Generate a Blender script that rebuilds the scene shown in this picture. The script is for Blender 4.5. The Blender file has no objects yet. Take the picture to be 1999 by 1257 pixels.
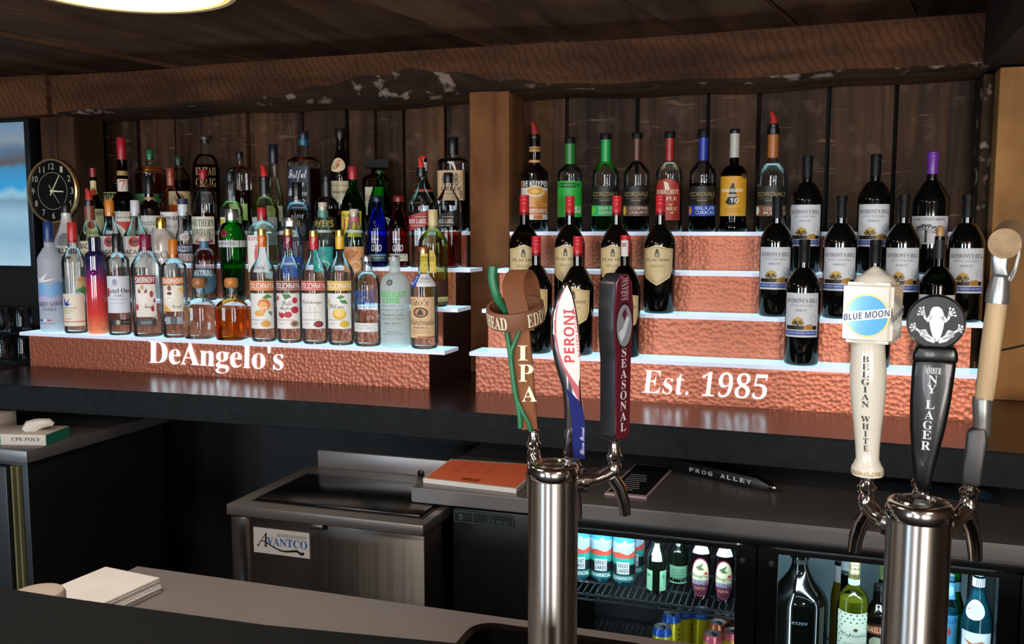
import bpy, bmesh, math, random
from mathutils import Vector, Matrix
random.seed(7)
scene = bpy.context.scene
COL = scene.collection
R = math.radians

# ------------------------------------------------------------------ camera
F_PX, CX, CY = 1800.0, 999.5, 628.5          # for the 1999 x 1257 frame
YAW, PITCH = R(18.35), R(5.79)
CAM = Vector((0, 0, 1.56))
cam_d = bpy.data.cameras.new('camera')
cam_d.sensor_width = 36
cam_d.lens = 36 * F_PX / 1999
cam_d.clip_start = 0.05
cam = bpy.data.objects.new('camera', cam_d)
COL.objects.link(cam)
cam.location = CAM
cam.rotation_euler = (R(90) - PITCH, 0, YAW)
scene.camera = cam
FW = Vector((-math.sin(YAW) * math.cos(PITCH), math.cos(YAW) * math.cos(PITCH), -math.sin(PITCH)))
RT = Vector((math.cos(YAW), math.sin(YAW), 0))
UP = RT.cross(FW)

def ray(x, y):
    return FW + RT * ((x - CX) / F_PX) - UP * ((y - CY) / F_PX)
def onY(x, y, Y):                              # the photo point seen at (x, y), on the upright plane at depth Y
    d = ray(x, y)
    return CAM + d * (Y / d.y)
def onZ(x, y, Z):
    d = ray(x, y)
    return CAM + d * ((Z - CAM.z) / d.z)
def depth(P):
    return (P - CAM).dot(FW)
def beta(x):                                   # turn that makes -Y face the camera at photo column x
    return YAW - math.atan((x - CX) / F_PX)

# ------------------------------------------------------------------ world, light, exposure
scene.view_settings.view_transform = 'Standard'
scene.view_settings.look = 'None'
scene.view_settings.gamma = 1
scene.view_settings.use_curve_mapping = False
scene.view_settings.exposure = 0.2
world = bpy.data.worlds.new('world')
scene.world = world
world.use_nodes = True
world.node_tree.nodes['Background'].inputs[0].default_value = (0.55, 0.72, 1.0, 1)
world.node_tree.nodes['Background'].inputs[1].default_value = 0.25
scene.cycles.max_bounces = 20
scene.cycles.transparent_max_bounces = 64
scene.cycles.transmission_bounces = 16
scene.cycles.glossy_bounces = 6
scene.cycles.diffuse_bounces = 4
scene.cycles.caustics_reflective = False
scene.cycles.sample_clamp_indirect = 4.0
WINDOWS = [(-3.75, -2.55, 0.75, 2.02), (-1.25, -0.45, 0.75, 2.02), (0.75, 2.25, 0.75, 2.02)]   # x0, x1, z0, z1 in the wall behind the camera
WLIGHT = [(125, (0.66, 0.83, 1.0)), (80, (0.92, 0.96, 1.0)), (180, (1.0, 0.95, 0.88))]
for (x0, x1, z0, z1), (pw, wc) in zip(WINDOWS, WLIGHT):
    ld = bpy.data.lights.new('daylight', 'AREA')
    ld.shape = 'RECTANGLE'
    ld.size, ld.size_y = x1 - x0, z1 - z0
    ld.energy, ld.color = pw, wc
    lo = bpy.data.objects.new('daylight', ld)
    COL.objects.link(lo)
    lo.location = ((x0 + x1) / 2, -3.2, (z0 + z1) / 2)
    lo.rotation_euler = Vector((0, 1, 0)).to_track_quat('-Z', 'Z').to_euler()   # shines along +Y through the opening

# ------------------------------------------------------------------ materials
def lin(c):
    if isinstance(c, str):
        c = c.lstrip('#')
        c = [int(c[i:i + 2], 16) / 255 for i in (0, 2, 4)]
        return tuple(v / 12.92 if v <= 0.04045 else ((v + 0.055) / 1.055) ** 2.4 for v in c)
    return tuple(c)
_M = {}
def M(color, rough=0.5, metal=0.0, emit=0.0, coat=0.0, spec=0.5):
    key = (color, rough, metal, emit, coat, spec)
    if key in _M:
        return _M[key]
    m = bpy.data.materials.new('paint')
    m.use_nodes = True
    b = m.node_tree.nodes['Principled BSDF']
    c = lin(color) + (1,)
    b.inputs['Base Color'].default_value = c
    b.inputs['Roughness'].default_value = rough
    b.inputs['Metallic'].default_value = metal
    b.inputs['Specular IOR Level'].default_value = spec
    if coat:
        b.inputs['Coat Weight'].default_value = coat
        b.inputs['Coat Roughness'].default_value = 0.05
    if emit:
        b.inputs['Emission Color'].default_value = c
        b.inputs['Emission Strength'].default_value = emit
    m.diffuse_color = c
    _M[key] = m
    return m
def newmat(name):
    m = bpy.data.materials.new(name)
    m.use_nodes = True
    nt = m.node_tree
    return m, nt, nt.nodes['Principled BSDF']
def N(nt, kind, **kw):
    n = nt.nodes.new(kind)
    for k, v in kw.items():
        setattr(n, k, v)
    return n
_G = {}
def glass(tint, dark=0.45, gloss=1.0):
    """thin bottle wall: lets light straight through with its tint, denser at the rim, mirrors by Fresnel"""
    key = (tint, dark, gloss)
    if key in _G:
        return _G[key]
    m, nt, b = newmat('bottle_glass')
    nt.nodes.remove(b)
    out = nt.nodes['Material Output']
    c = lin(tint)
    lw = N(nt, 'ShaderNodeLayerWeight'); lw.inputs[0].default_value = 0.25
    pw = N(nt, 'ShaderNodeMath', operation='POWER'); pw.inputs[1].default_value = 2.2
    nt.links.new(lw.outputs['Facing'], pw.inputs[0])
    mx = N(nt, 'ShaderNodeMix', data_type='RGBA')
    mx.inputs[6].default_value = c + (1,)
    mx.inputs[7].default_value = tuple(v * dark for v in c) + (1,)
    nt.links.new(pw.outputs[0], mx.inputs[0])
    tr = N(nt, 'ShaderNodeBsdfTransparent')
    nt.links.new(mx.outputs[2], tr.inputs[0])
    gl = N(nt, 'ShaderNodeBsdfGlossy'); gl.inputs['Roughness'].default_value = 0.04
    gl.inputs[0].default_value = (gloss, gloss, gloss, 1)
    fr = N(nt, 'ShaderNodeFresnel'); fr.inputs[0].default_value = 1.32
    mix = N(nt, 'ShaderNodeMixShader')
    nt.links.new(fr.outputs[0], mix.inputs[0])
    nt.links.new(tr.outputs[0], mix.inputs[1])
    nt.links.new(gl.outputs[0], mix.inputs[2])
    nt.links.new(mix.outputs[0], out.inputs[0])
    _G[key] = m
    return m
def frosted(color, alpha=0.6):
    key = (color, alpha, 'frost')
    if key in _G:
        return _G[key]
    m, nt, b = newmat('frosted_glass')
    out = nt.nodes['Material Output']
    b.inputs['Base Color'].default_value = lin(color) + (1,)
    b.inputs['Roughness'].default_value = 0.45
    tl = N(nt, 'ShaderNodeBsdfTranslucent'); tl.inputs[0].default_value = lin(color) + (1,)
    m1 = N(nt, 'ShaderNodeMixShader'); m1.inputs[0].default_value = 0.5
    nt.links.new(b.outputs[0], m1.inputs[1]); nt.links.new(tl.outputs[0], m1.inputs[2])
    tr = N(nt, 'ShaderNodeBsdfTransparent')
    m2 = N(nt, 'ShaderNodeMixShader'); m2.inputs[0].default_value = alpha
    nt.links.new(tr.outputs[0], m2.inputs[1]); nt.links.new(m1.outputs[0], m2.inputs[2])
    nt.links.new(m2.outputs[0], out.inputs[0])
    _G[key] = m
    return m
def liquid(tint, ior=1.33, clear=0.96):
    key = (tint, ior, 'liq')
    if key in _G:
        return _G[key]
    m, nt, b = newmat('liquor')
    b.inputs['Base Color'].default_value = lin(tint) + (1,)
    b.inputs['Transmission Weight'].default_value = 1
    b.inputs['Roughness'].default_value = 0.0
    b.inputs['IOR'].default_value = ior
    out = nt.nodes['Material Output']
    tr = N(nt, 'ShaderNodeBsdfTransparent'); tr.inputs[0].default_value = tuple(v ** 0.6 for v in lin(tint)) + (1,)
    mx = N(nt, 'ShaderNodeMixShader'); mx.inputs[0].default_value = clear
    nt.links.new(b.outputs[0], mx.inputs[1]); nt.links.new(tr.outputs[0], mx.inputs[2]); nt.links.new(mx.outputs[0], out.inputs[0])
    _G[key] = m
    return m
def wood(name, c1, c2, scale=(1, 1, 1), rough=0.75, saw=0.0, bump=0.25, detail=6.0, spots=0.0, tone=(0.6, 1.25), scratch=0.0):
    """stained wood: stretched grain, a tone of its own for every board, optional diagonal saw marks"""
    m, nt, b = newmat(name)
    L = nt.links.new
    tc = N(nt, 'ShaderNodeTexCoord')
    geo = N(nt, 'ShaderNodeNewGeometry')
    mp = N(nt, 'ShaderNodeMapping'); mp.inputs['Scale'].default_value = scale
    L(tc.outputs['Object'], mp.inputs[0])
    off = N(nt, 'ShaderNodeVectorMath', operation='ADD')
    sc = N(nt, 'ShaderNodeMath', operation='MULTIPLY'); sc.inputs[1].default_value = 37.0
    L(geo.outputs['Random Per Island'], sc.inputs[0])
    L(mp.outputs[0], off.inputs[0]); L(sc.outputs[0], off.inputs[1])
    n1 = N(nt, 'ShaderNodeTexNoise'); n1.inputs['Scale'].default_value = 1.0
    n1.inputs['Detail'].default_value = detail; n1.inputs['Distortion'].default_value = 0.6
    L(off.outputs[0], n1.inputs['Vector'])
    n2 = N(nt, 'ShaderNodeTexNoise'); n2.inputs['Scale'].default_value = 3.0; n2.inputs['Detail'].default_value = 3
    L(tc.outputs['Object'], n2.inputs['Vector'])
    cr = N(nt, 'ShaderNodeMapRange'); cr.inputs[1].default_value = 0.3; cr.inputs[2].default_value = 0.7
    L(n1.outputs[0], cr.inputs[0])
    mx = N(nt, 'ShaderNodeMix', data_type='RGBA')
    mx.inputs[6].default_value = lin(c1) + (1,); mx.inputs[7].default_value = lin(c2) + (1,)
    L(cr.outputs[0], mx.inputs[0])
    hs = N(nt, 'ShaderNodeHueSaturation')
    v1 = N(nt, 'ShaderNodeMapRange'); v1.inputs[3].default_value = tone[0]; v1.inputs[4].default_value = tone[1]
    L(geo.outputs['Random Per Island'], v1.inputs[0])
    v2 = N(nt, 'ShaderNodeMapRange'); v2.inputs[1].default_value = 0.25; v2.inputs[2].default_value = 0.75
    v2.inputs[3].default_value = 0.55; v2.inputs[4].default_value = 1.35
    L(n2.outputs[0], v2.inputs[0])
    mu = N(nt, 'ShaderNodeMath', operation='MULTIPLY')
    L(v1.outputs[0], mu.inputs[0]); L(v2.outputs[0], mu.inputs[1])
    L(mu.outputs[0], hs.inputs['Value']); L(mx.outputs[2], hs.inputs['Color'])
    col = hs.outputs[0]
    hgt = n1.outputs[0]
    if saw:
        mp2 = N(nt, 'ShaderNodeMapping'); mp2.inputs['Rotation'].default_value = (0, R(28), 0)
        L(tc.outputs['Object'], mp2.inputs[0])
        wv = N(nt, 'ShaderNodeTexWave'); wv.inputs['Scale'].default_value = 13; wv.inputs['Distortion'].default_value = 7.0
        wv.inputs['Detail'].default_value = 3; wv.inputs['Detail Scale'].default_value = 1.4
        L(mp2.outputs[0], wv.inputs['Vector'])
        mm = N(nt, 'ShaderNodeMath', operation='MULTIPLY_ADD'); mm.inputs[1].default_value = saw; mm.inputs[2].default_value = 0.0
        L(wv.outputs['Fac'], mm.inputs[0])
        ad = N(nt, 'ShaderNodeMath', operation='ADD'); L(mm.outputs[0], ad.inputs[0]); L(n1.outputs[0], ad.inputs[1])
        hgt = ad.outputs[0]
        dk = N(nt, 'ShaderNodeMapRange'); dk.inputs[1].default_value = 0.0; dk.inputs[2].default_value = 0.35; dk.inputs[3].default_value = 0.62; dk.inputs[4].default_value = 1.0
        L(wv.outputs['Fac'], dk.inputs[0])
        hs2 = N(nt, 'ShaderNodeHueSaturation'); L(dk.outputs[0], hs2.inputs['Value']); L(col, hs2.inputs['Color'])
        col = hs2.outputs[0]
    if spots:
        n3 = N(nt, 'ShaderNodeTexNoise'); n3.inputs['Scale'].default_value = 14; n3.inputs['Detail'].default_value = 8
        L(tc.outputs['Object'], n3.inputs['Vector'])
        r3 = N(nt, 'ShaderNodeMapRange'); r3.inputs[1].default_value = 0.57; r3.inputs[2].default_value = 0.64; r3.inputs[4].default_value = spots
        L(n3.outputs[0], r3.inputs[0])
        mx3 = N(nt, 'ShaderNodeMix', data_type='RGBA'); mx3.inputs[7].default_value = lin('#8a7566') + (1,)
        L(r3.outputs[0], mx3.inputs[0]); L(col, mx3.inputs[6])
        col = mx3.outputs[2]
    if scratch:                                   # short pale diagonal scuffs
        mp4 = N(nt, 'ShaderNodeMapping'); mp4.inputs['Rotation'].default_value = (0, R(35), 0); mp4.inputs['Scale'].default_value = (9, 9, 90)
        L(tc.outputs['Object'], mp4.inputs[0])
        n4 = N(nt, 'ShaderNodeTexNoise'); n4.inputs['Scale'].default_value = 1; n4.inputs['Detail'].default_value = 2; L(mp4.outputs[0], n4.inputs['Vector'])
        r4 = N(nt, 'ShaderNodeMapRange'); r4.inputs[1].default_value = 0.66; r4.inputs[2].default_value = 0.74; r4.inputs[4].default_value = scratch; L(n4.outputs[0], r4.inputs[0])
        mx4 = N(nt, 'ShaderNodeMix', data_type='RGBA'); mx4.inputs[7].default_value = lin('#7d5d45') + (1,)
        L(r4.outputs[0], mx4.inputs[0]); L(col, mx4.inputs[6]); col = mx4.outputs[2]
    L(col, b.inputs['Base Color'])
    b.inputs['Roughness'].default_value = rough
    b.inputs['Specular IOR Level'].default_value = 0.5 if rough < 0.4 else 0.15
    bp = N(nt, 'ShaderNodeBump'); bp.inputs['Strength'].default_value = bump; bp.inputs['Distance'].default_value = 0.01
    L(hgt, bp.inputs['Height']); L(bp.outputs[0], b.inputs['Normal'])
    return m
def hammered():
    m, nt, b = newmat('hammered_copper')
    L = nt.links.new
    tc = N(nt, 'ShaderNodeTexCoord')
    n = N(nt, 'ShaderNodeTexNoise'); n.inputs['Scale'].default_value = 7
    L(tc.outputs['Object'], n.inputs['Vector'])
    mxv = N(nt, 'ShaderNodeMix', data_type='VECTOR'); mxv.inputs[0].default_value = 0.008
    L(tc.outputs['Object'], mxv.inputs[4]); L(n.outputs['Color'], mxv.inputs[5])
    v = N(nt, 'ShaderNodeTexVoronoi', feature='F1'); v.inputs['Scale'].default_value = 74; v.inputs['Randomness'].default_value = 0.8
    L(mxv.outputs[1], v.inputs['Vector'])
    bp = N(nt, 'ShaderNodeBump'); bp.inputs['Strength'].default_value = 0.5; bp.inputs['Distance'].default_value = 0.004
    L(v.outputs['Distance'], bp.inputs['Height']); L(bp.outputs[0], b.inputs['Normal'])
    b.inputs['Base Color'].default_value = lin('#b0644a') + (1,)
    b.inputs['Metallic'].default_value = 0.5
    b.inputs['Roughness'].default_value = 0.42
    return m
def brushed(name, c, rough, spread=(1, 1, 1), metal=1.0, aniso=0.0, arot=0.0):
    m, nt, b = newmat(name)
    L = nt.links.new
    tc = N(nt, 'ShaderNodeTexCoord')
    mp = N(nt, 'ShaderNodeMapping'); mp.inputs['Scale'].default_value = spread
    L(tc.outputs['Object'], mp.inputs[0])
    n = N(nt, 'ShaderNodeTexNoise'); n.inputs['Scale'].default_value = 1; n.inputs['Detail'].default_value = 4
    L(mp.outputs[0], n.inputs['Vector'])
    mr = N(nt, 'ShaderNodeMapRange'); mr.inputs[3].default_value = rough * 0.75; mr.inputs[4].default_value = rough * 1.3
    L(n.outputs[0], mr.inputs[0]); L(mr.outputs[0], b.inputs['Roughness'])
    b.inputs['Base Color'].default_value = lin(c) + (1,)
    b.inputs['Metallic'].default_value = metal
    if aniso:
        tg = N(nt, 'ShaderNodeTangent'); tg.direction_type = 'RADIAL'; tg.axis = 'Z'
        L(tg.outputs[0], b.inputs['Tangent'])
        b.inputs['Anisotropic'].default_value = aniso
        b.inputs['Anisotropic Rotation'].default_value = arot
    return m
def stone(name, c1, c2, scale, rough, bump):
    m, nt, b = newmat(name)
    L = nt.links.new
    tc = N(nt, 'ShaderNodeTexCoord')
    n = N(nt, 'ShaderNodeTexNoise'); n.inputs['Scale'].default_value = scale; n.inputs['Detail'].default_value = 6
    L(tc.outputs['Object'], n.inputs['Vector'])
    mx = N(nt, 'ShaderNodeMix', data_type='RGBA'); mx.inputs[6].default_value = lin(c1) + (1,); mx.inputs[7].default_value = lin(c2) + (1,)
    L(n.outputs[0], mx.inputs[0]); L(mx.outputs[2], b.inputs['Base Color'])
    b.inputs['Roughness'].default_value = rough
    bp = N(nt, 'ShaderNodeBump'); bp.inputs['Strength'].default_value = bump; bp.inputs['Distance'].default_value = 0.004
    L(n.outputs[0], bp.inputs['Height']); L(bp.outputs[0], b.inputs['Normal'])
    return m

PLANK = wood('plank_wall', '#1d110b', '#53351f', (22, 22, 1.3), 0.6, 0, 0.7, spots=0.10, tone=(0.5, 1.35), scratch=0.5)
BEAMW = wood('beam_wood', '#3c2214', '#613b21', (2.0, 12, 12), 0.7, 0.5, 0.35)
BARK = wood('beam_bark', '#2c1c14', '#443021', (6, 12, 12), 0.85, 0, 0.5, spots=1.0)
POSTD = wood('dark_post_wood', '#38241a', '#5a3c28', (10, 10, 1.5), 0.7, 0, 0.35)
POSTW = wood('post_wood', '#5c371f', '#8a5a34', (10, 10, 1.5), 0.7, 0, 0.25)
PANELW = wood('panel_wood', '#9a6a3c', '#bd8850', (9, 9, 1.2), 0.65, 0, 0.2)
CEILW = wood('ceiling_wood', '#54382a', '#7a583e', (10, 1.2, 10), 0.75, 0, 0.3)
ROOMW = wood('room_wood', '#4a382c', '#63503f', (8, 8, 1.5), 0.8, 0, 0.2)
FLOORW = stone('floor_tile', '#1c1917', '#2b2622', 6, 0.5, 0.1)
COPPER = hammered()
COUNTER = wood('counter_wood', '#2c1a14', '#3e261d', (1.4, 14, 14), 0.24, 0, 0.06)
SLATE = stone('counter_edge', '#07090a', '#1b2022', 30, 0.75, 1.0)
SLATE.node_tree.nodes['Principled BSDF'].inputs['Specular IOR Level'].default_value = 0.2
STEEL = brushed('brushed_steel', '#8f8a88', 0.38, (2, 120, 120), 0.75)
STEEL2 = brushed('bar_steel', '#b4acaa', 0.42, (2, 120, 120), 0.7)
STEELF = brushed('steel_front', '#8b8580', 0.36, (120, 120, 2), 1.0, 0.85, 0.25)
CHROME = brushed('polished_steel', '#b5b0ab', 0.32, (80, 80, 1), 1.0, 0.93, 0.25)
CHROME2 = M('#c9c4bf', 0.14, 1.0)
BARTOP = stone('bar_granite', '#050506', '#151718', 160, 0.75, 0.25)
BARTOP.node_tree.nodes['Principled BSDF'].inputs['Specular IOR Level'].default_value = 0.15
BLACK = M('#0b0b0c', 0.45)
SIDE = M('#2c1714', 0.45)
ACRYL = M((0.44, 0.75, 0.89), 0.25, 0, 0.95)
ACRYLE = M('#cfd2e6', 0.3, 0, 0.30)
GLOW = M('#e6f4ff', 0.4, 0, 1.25)

# ------------------------------------------------------------------ object helpers
def link(o, parent=None):
    COL.objects.link(o)
    if parent is not None:
        o.parent = parent
    return o
def tag(o, label, cat, group=None):
    o['label'] = label
    o['category'] = cat
    if group:
        o['group'] = group
    return o
def struct(o):
    o['kind'] = 'structure'
    return o
def thing(name, label, cat, loc=(0, 0, 0), rz=0.0, group=None):
    o = bpy.data.objects.new(name, None)
    o.empty_display_size = 0.05
    o.location = loc
    o.rotation_euler = (0, 0, rz)
    link(o)
    return tag(o, label, cat, group)
def mesh(name, verts, faces, mats, parent=None, midx=None, smooth=40, loc=None):
    me = bpy.data.meshes.new(name)
    me.from_pydata([tuple(v) for v in verts], [], faces)
    if not isinstance(mats, (list, tuple)):
        mats = [mats]
    for m in mats:
        me.materials.append(m)
    if midx:
        for p, i in zip(me.polygons, midx):
            p.material_index = i
    if smooth:
        me.polygons.foreach_set('use_smooth', [True] * len(me.polygons))
        me.set_sharp_from_angle(angle=R(smooth))
    me.update()
    o = bpy.data.objects.new(name, me)
    if loc:
        o.location = loc
    return link(o, parent)
def from_bm(name, bm, mats, parent=None, smooth=40):
    me = bpy.data.meshes.new(name)
    bm.normal_update()
    bm.to_mesh(me)
    bm.free()
    if not isinstance(mats, (list, tuple)):
        mats = [mats]
    for m in mats:
        me.materials.append(m)
    if smooth:
        me.polygons.foreach_set('use_smooth', [True] * len(me.polygons))
        me.set_sharp_from_angle(angle=R(smooth))
    o = bpy.data.objects.new(name, me)
    return link(o, parent)
def add_box(bm, x0, x1, y0, y1, z0, z1, mi=0, rot=None):
    vs = [bm.verts.new((x, y, z)) for z in (z0, z1) for y in (y0, y1) for x in (x0, x1)]
    if rot:
        c = Vector(((x0 + x1) / 2, (y0 + y1) / 2, (z0 + z1) / 2))
        for v in vs:
            v.co = c + rot @ (v.co - c)
    for q in ((0, 2, 3, 1), (4, 5, 7, 6), (0, 1, 5, 4), (2, 6, 7, 3), (0, 4, 6, 2), (1, 3, 7, 5)):
        f = bm.faces.new([vs[i] for i in q]); f.material_index = mi
    return vs
def box(name, x0, x1, y0, y1, z0, z1, mats, parent=None, bevel=0.0, seg=2):
    bm = bmesh.new()
    add_box(bm, x0, x1, y0, y1, z0, z1)
    if bevel:
        bmesh.ops.bevel(bm, geom=bm.edges[:], offset=bevel, segments=seg, affect='EDGES', profile=0.5)
    return from_bm(name, bm, mats, parent)
def lathe(prof, seg=28, n=2.0, nfun=None):
    """prof = [(r, z)...] bottom to top; n > 2 squares the section"""
    vs, fs = [], []
    rows = []
    for k, (r, z) in enumerate(prof):
        if r < 1e-6:
            rows.append([len(vs)]); vs.append((0, 0, z)); continue
        nn = nfun(z) if nfun else n
        row = []
        for i in range(seg):
            a = 2 * math.pi * i / seg
            c, s = math.cos(a), math.sin(a)
            k2 = 1.0 if nn <= 2.01 else (abs(c) ** nn + abs(s) ** nn) ** (-1 / nn)
            row.append(len(vs)); vs.append((r * k2 * c, r * k2 * s, z))
        rows.append(row)
    for a, b in zip(rows, rows[1:]):
        for i in range(seg):
            j = (i + 1) % seg
            if len(a) == 1 and len(b) == 1:
                continue
            if len(a) == 1:
                fs.append((a[0], b[j], b[i]))
            elif len(b) == 1:
                fs.append((a[i], a[j], b[0]))
            else:
                fs.append((a[i], a[j], b[j], b[i]))
    return vs, fs
def lathe_obj(name, prof, mat, parent=None, seg=28, n=2.0, nfun=None, xf=None, smooth=40):
    vs, fs = lathe(prof, seg, n, nfun)
    if xf is not None:
        vs = [xf @ Vector(v) for v in vs]
    return mesh(name, vs, fs, mat, parent, smooth=smooth)
def tube(pts, rad, seg=10):
    """verts, faces of a round tube through pts; rad a number or a list"""
    pts = [Vector(p) for p in pts]
    rs = rad if isinstance(rad, (list, tuple)) else [rad] * len(pts)
    vs, fs = [], []
    prev = None
    for i, p in enumerate(pts):
        t = (pts[min(i + 1, len(pts) - 1)] - pts[max(i - 1, 0)]).normalized()
        if prev is None:
            a = t.cross(Vector((0, 0, 1)))
            if a.length < 1e-3:
                a = t.cross(Vector((1, 0, 0)))
        else:
            a = prev - t * prev.dot(t)
        a.normalize(); prev = a
        b = t.cross(a)
        for k in range(seg):
            an = 2 * math.pi * k / seg
            vs.append(p + (a * math.cos(an) + b * math.sin(an)) * rs[i])
    for i in range(len(pts) - 1):
        for k in range(seg):
            j = (k + 1) % seg
            fs.append((i * seg + k, i * seg + j, (i + 1) * seg + j, (i + 1) * seg + k))
    fs.append(tuple(reversed(range(seg))))
    fs.append(tuple(range((len(pts) - 1) * seg, len(pts) * seg)))
    return vs, fs
def merge(parts):
    V, Fc = [], []
    for vs, fs in parts:
        o = len(V)
        V += [tuple(v) for v in vs]
        Fc += [tuple(i + o for i in f) for f in fs]
    return V, Fc
def smooth_pts(pts, n=6):
    """Catmull-Rom through pts"""
    P = [Vector(p) for p in pts]
    out = []
    for i in range(len(P) - 1):
        p0, p1, p2, p3 = P[max(i - 1, 0)], P[i], P[i + 1], P[min(i + 2, len(P) - 1)]
        for k in range(n):
            t = k / n
            out.append(0.5 * ((2 * p1) + (p2 - p0) * t + (2 * p0 - 5 * p1 + 4 * p2 - p3) * t * t + (3 * p1 - p0 - 3 * p2 + p3) * t ** 3))
    out.append(P[-1])
    return out
def prism(name, outline, y0, y1, mats, parent=None, bevel=0.0, seg=2):
    """outline of (x, z) pairs, thick from y0 (front) to y1"""
    bm = bmesh.new()
    f = bm.faces.new([bm.verts.new((x, y0, z)) for x, z in outline])
    r = bmesh.ops.extrude_face_region(bm, geom=[f])
    for v in [g for g in r['geom'] if isinstance(g, bmesh.types.BMVert)]:
        v.co.y = y1
    bmesh.ops.recalc_face_normals(bm, faces=bm.faces[:])
    if bevel:
        bmesh.ops.bevel(bm, geom=bm.edges[:], offset=bevel, segments=seg, affect='EDGES', profile=0.5)
    return from_bm(name, bm, mats, parent)

# ------------------------------------------------------------------ lettering
STY = {'bs': (0x1D400, 0x1D41A, 0x1D7CE), 'is': (0x1D434, 0x1D44E, 0x1D7CE), 'bi': (0x1D468, 0x1D482, 0x1D7CE),
       'sc': (0x1D4D0, 0x1D4EA, 0x1D7CE), 'sb': (0x1D5D4, 0x1D5EE, 0x1D7EC), 'si': (0x1D608, 0x1D622, 0x1D7E2)}
def styled(s, st):
    if st not in STY:
        return s
    U, Lw, D = STY[st]
    o = ''
    for c in s:
        if 'A' <= c <= 'Z': o += chr(U + ord(c) - 65)
        elif c == 'h' and st == 'is': o += '\u210e'
        elif 'a' <= c <= 'z': o += chr(Lw + ord(c) - 97)
        elif '0' <= c <= '9': o += chr(D + ord(c) - 48)
        else: o += c
    return o
_T = {}
def text2d(s, st='sans', res=3, extrude=0.0, shear=0.0, off=0.0):
    key = (s, st, res, extrude, shear, off)
    if key in _T:
        return _T[key]
    cu = bpy.data.curves.new('lettering', 'FONT')
    cu.body = styled(s, st)
    cu.align_x = 'CENTER'
    cu.resolution_u = res
    cu.extrude = extrude
    cu.shear = shear
    cu.offset = off
    cu.space_line = 0.86
    o = bpy.data.objects.new('lettering', cu)
    me = bpy.data.meshes.new_from_object(o)
    vs = [tuple(v.co) for v in me.vertices]
    fs = [tuple(p.vertices) for p in me.polygons]
    bpy.data.objects.remove(o); bpy.data.meshes.remove(me); bpy.data.curves.remove(cu)
    x0 = min(v[0] for v in vs); x1 = max(v[0] for v in vs); y0 = min(v[1] for v in vs); y1 = max(v[1] for v in vs)
    vs = [((v[0] - x0) / (x1 - x0), (v[1] - y0) / (y1 - y0), v[2]) for v in vs]
    _T[key] = (vs, fs)
    return _T[key]
def text_in(s, st, x0, x1, z0, z1, rot=0, res=3):
    """flat (x, z) verts + faces of s fitted to the box; rot 90 reads upwards, -90 downwards"""
    vs, fs = text2d(s, st, res)
    if rot == 90:
        q = [(1 - v, u) for u, v, _ in vs]
    elif rot == -90:
        q = [(v, 1 - u) for u, v, _ in vs]
    else:
        q = [(u, v) for u, v, _ in vs]
    return [(x0 + (x1 - x0) * u, z0 + (z1 - z0) * v) for u, v in q], fs

# label elements: u -1..1 across, v 0 (top)..1 (bottom)
def t(s, st, u0, v0, u1, v1, c, rot=0): return ('t', s, st, u0, v0, u1, v1, c, rot)
def r(u0, v0, u1, v1, c): return ('r', u0, v0, u1, v1, c)
def e(u, v, ru, rv, c): return ('e', u, v, ru, rv, c)
def p(pts, c): return ('p', pts, c)
def flat_elems(elems, hw, z0, z1, base=None, shape=None):
    """list of (verts2d, faces, colour, layer)"""
    X = lambda u: u * hw
    Z = lambda v: z1 + (z0 - z1) * v
    out = []
    if base:
        if shape:
            pts = [(X(u), Z(v)) for u, v in shape]
        else:
            pts = [(-hw, z0), (hw, z0), (hw, z1), (-hw, z1)]
        out.append((pts, [tuple(range(len(pts)))], base, 0))
    for k, el in enumerate(elems):
        L = k + 1
        if el[0] == 't':
            _, s, st, u0, v0, u1, v1, c, rot = el
            vs, fs = text_in(s, st, X(u0), X(u1), Z(v1), Z(v0), rot)
            out.append((vs, fs, c, L))
        elif el[0] == 'r':
            _, u0, v0, u1, v1, c = el
            out.append(([(X(u0), Z(v1)), (X(u1), Z(v1)), (X(u1), Z(v0)), (X(u0), Z(v0))], [(0, 1, 2, 3)], c, L))
        elif el[0] == 'e':
            _, u, v, ru, rv, c = el
            pts = [(X(u + ru * math.cos(a * math.pi / 12)), Z(v + rv * math.sin(a * math.pi / 12))) for a in range(24)]
            out.append((pts, [tuple(range(24))], c, L))
        else:
            pts = [(X(u), Z(v)) for u, v in el[1]]
            out.append((pts, [tuple(range(len(pts)))], el[2], L))
    return out
def build_elems(name, flats, fn, parent, step=0.006, zcuts=False, rough=0.5, eps=0.0006, le=0.00009):
    """bend the flat pieces with fn(x, z, off) and link them as one mesh"""
    bm = bmesh.new()
    cols = []
    for vs, fs, c, L in flats:
        if c not in cols:
            cols.append(c)
        bv = [bm.verts.new((x, -(eps + le * L), z)) for x, z in vs]
        for f in fs:
            try:
                fc = bm.faces.new([bv[i] for i in f]); fc.material_index = cols.index(c)
            except ValueError:
                pass
    if step:
        xs = [v.co.x for v in bm.verts]; zs = [v.co.z for v in bm.verts]
        k = math.ceil(min(xs) / step)
        while k * step < max(xs):
            bmesh.ops.bisect_plane(bm, geom=bm.verts[:] + bm.edges[:] + bm.faces[:], plane_co=(k * step, 0, 0), plane_no=(1, 0, 0)); k += 1
        if zcuts:
            k = math.ceil(min(zs) / step)
            while k * step < max(zs):
                bmesh.ops.bisect_plane(bm, geom=bm.verts[:] + bm.edges[:] + bm.faces[:], plane_co=(0, 0, k * step), plane_no=(0, 0, 1)); k += 1
    for v in bm.verts:
        v.co = fn(v.co.x, v.co.z, -v.co.y)
    mats = [c if not isinstance(c, str) else M(c, rough) for c in cols]
    return from_bm(name, bm, mats, parent, smooth=0)
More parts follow.
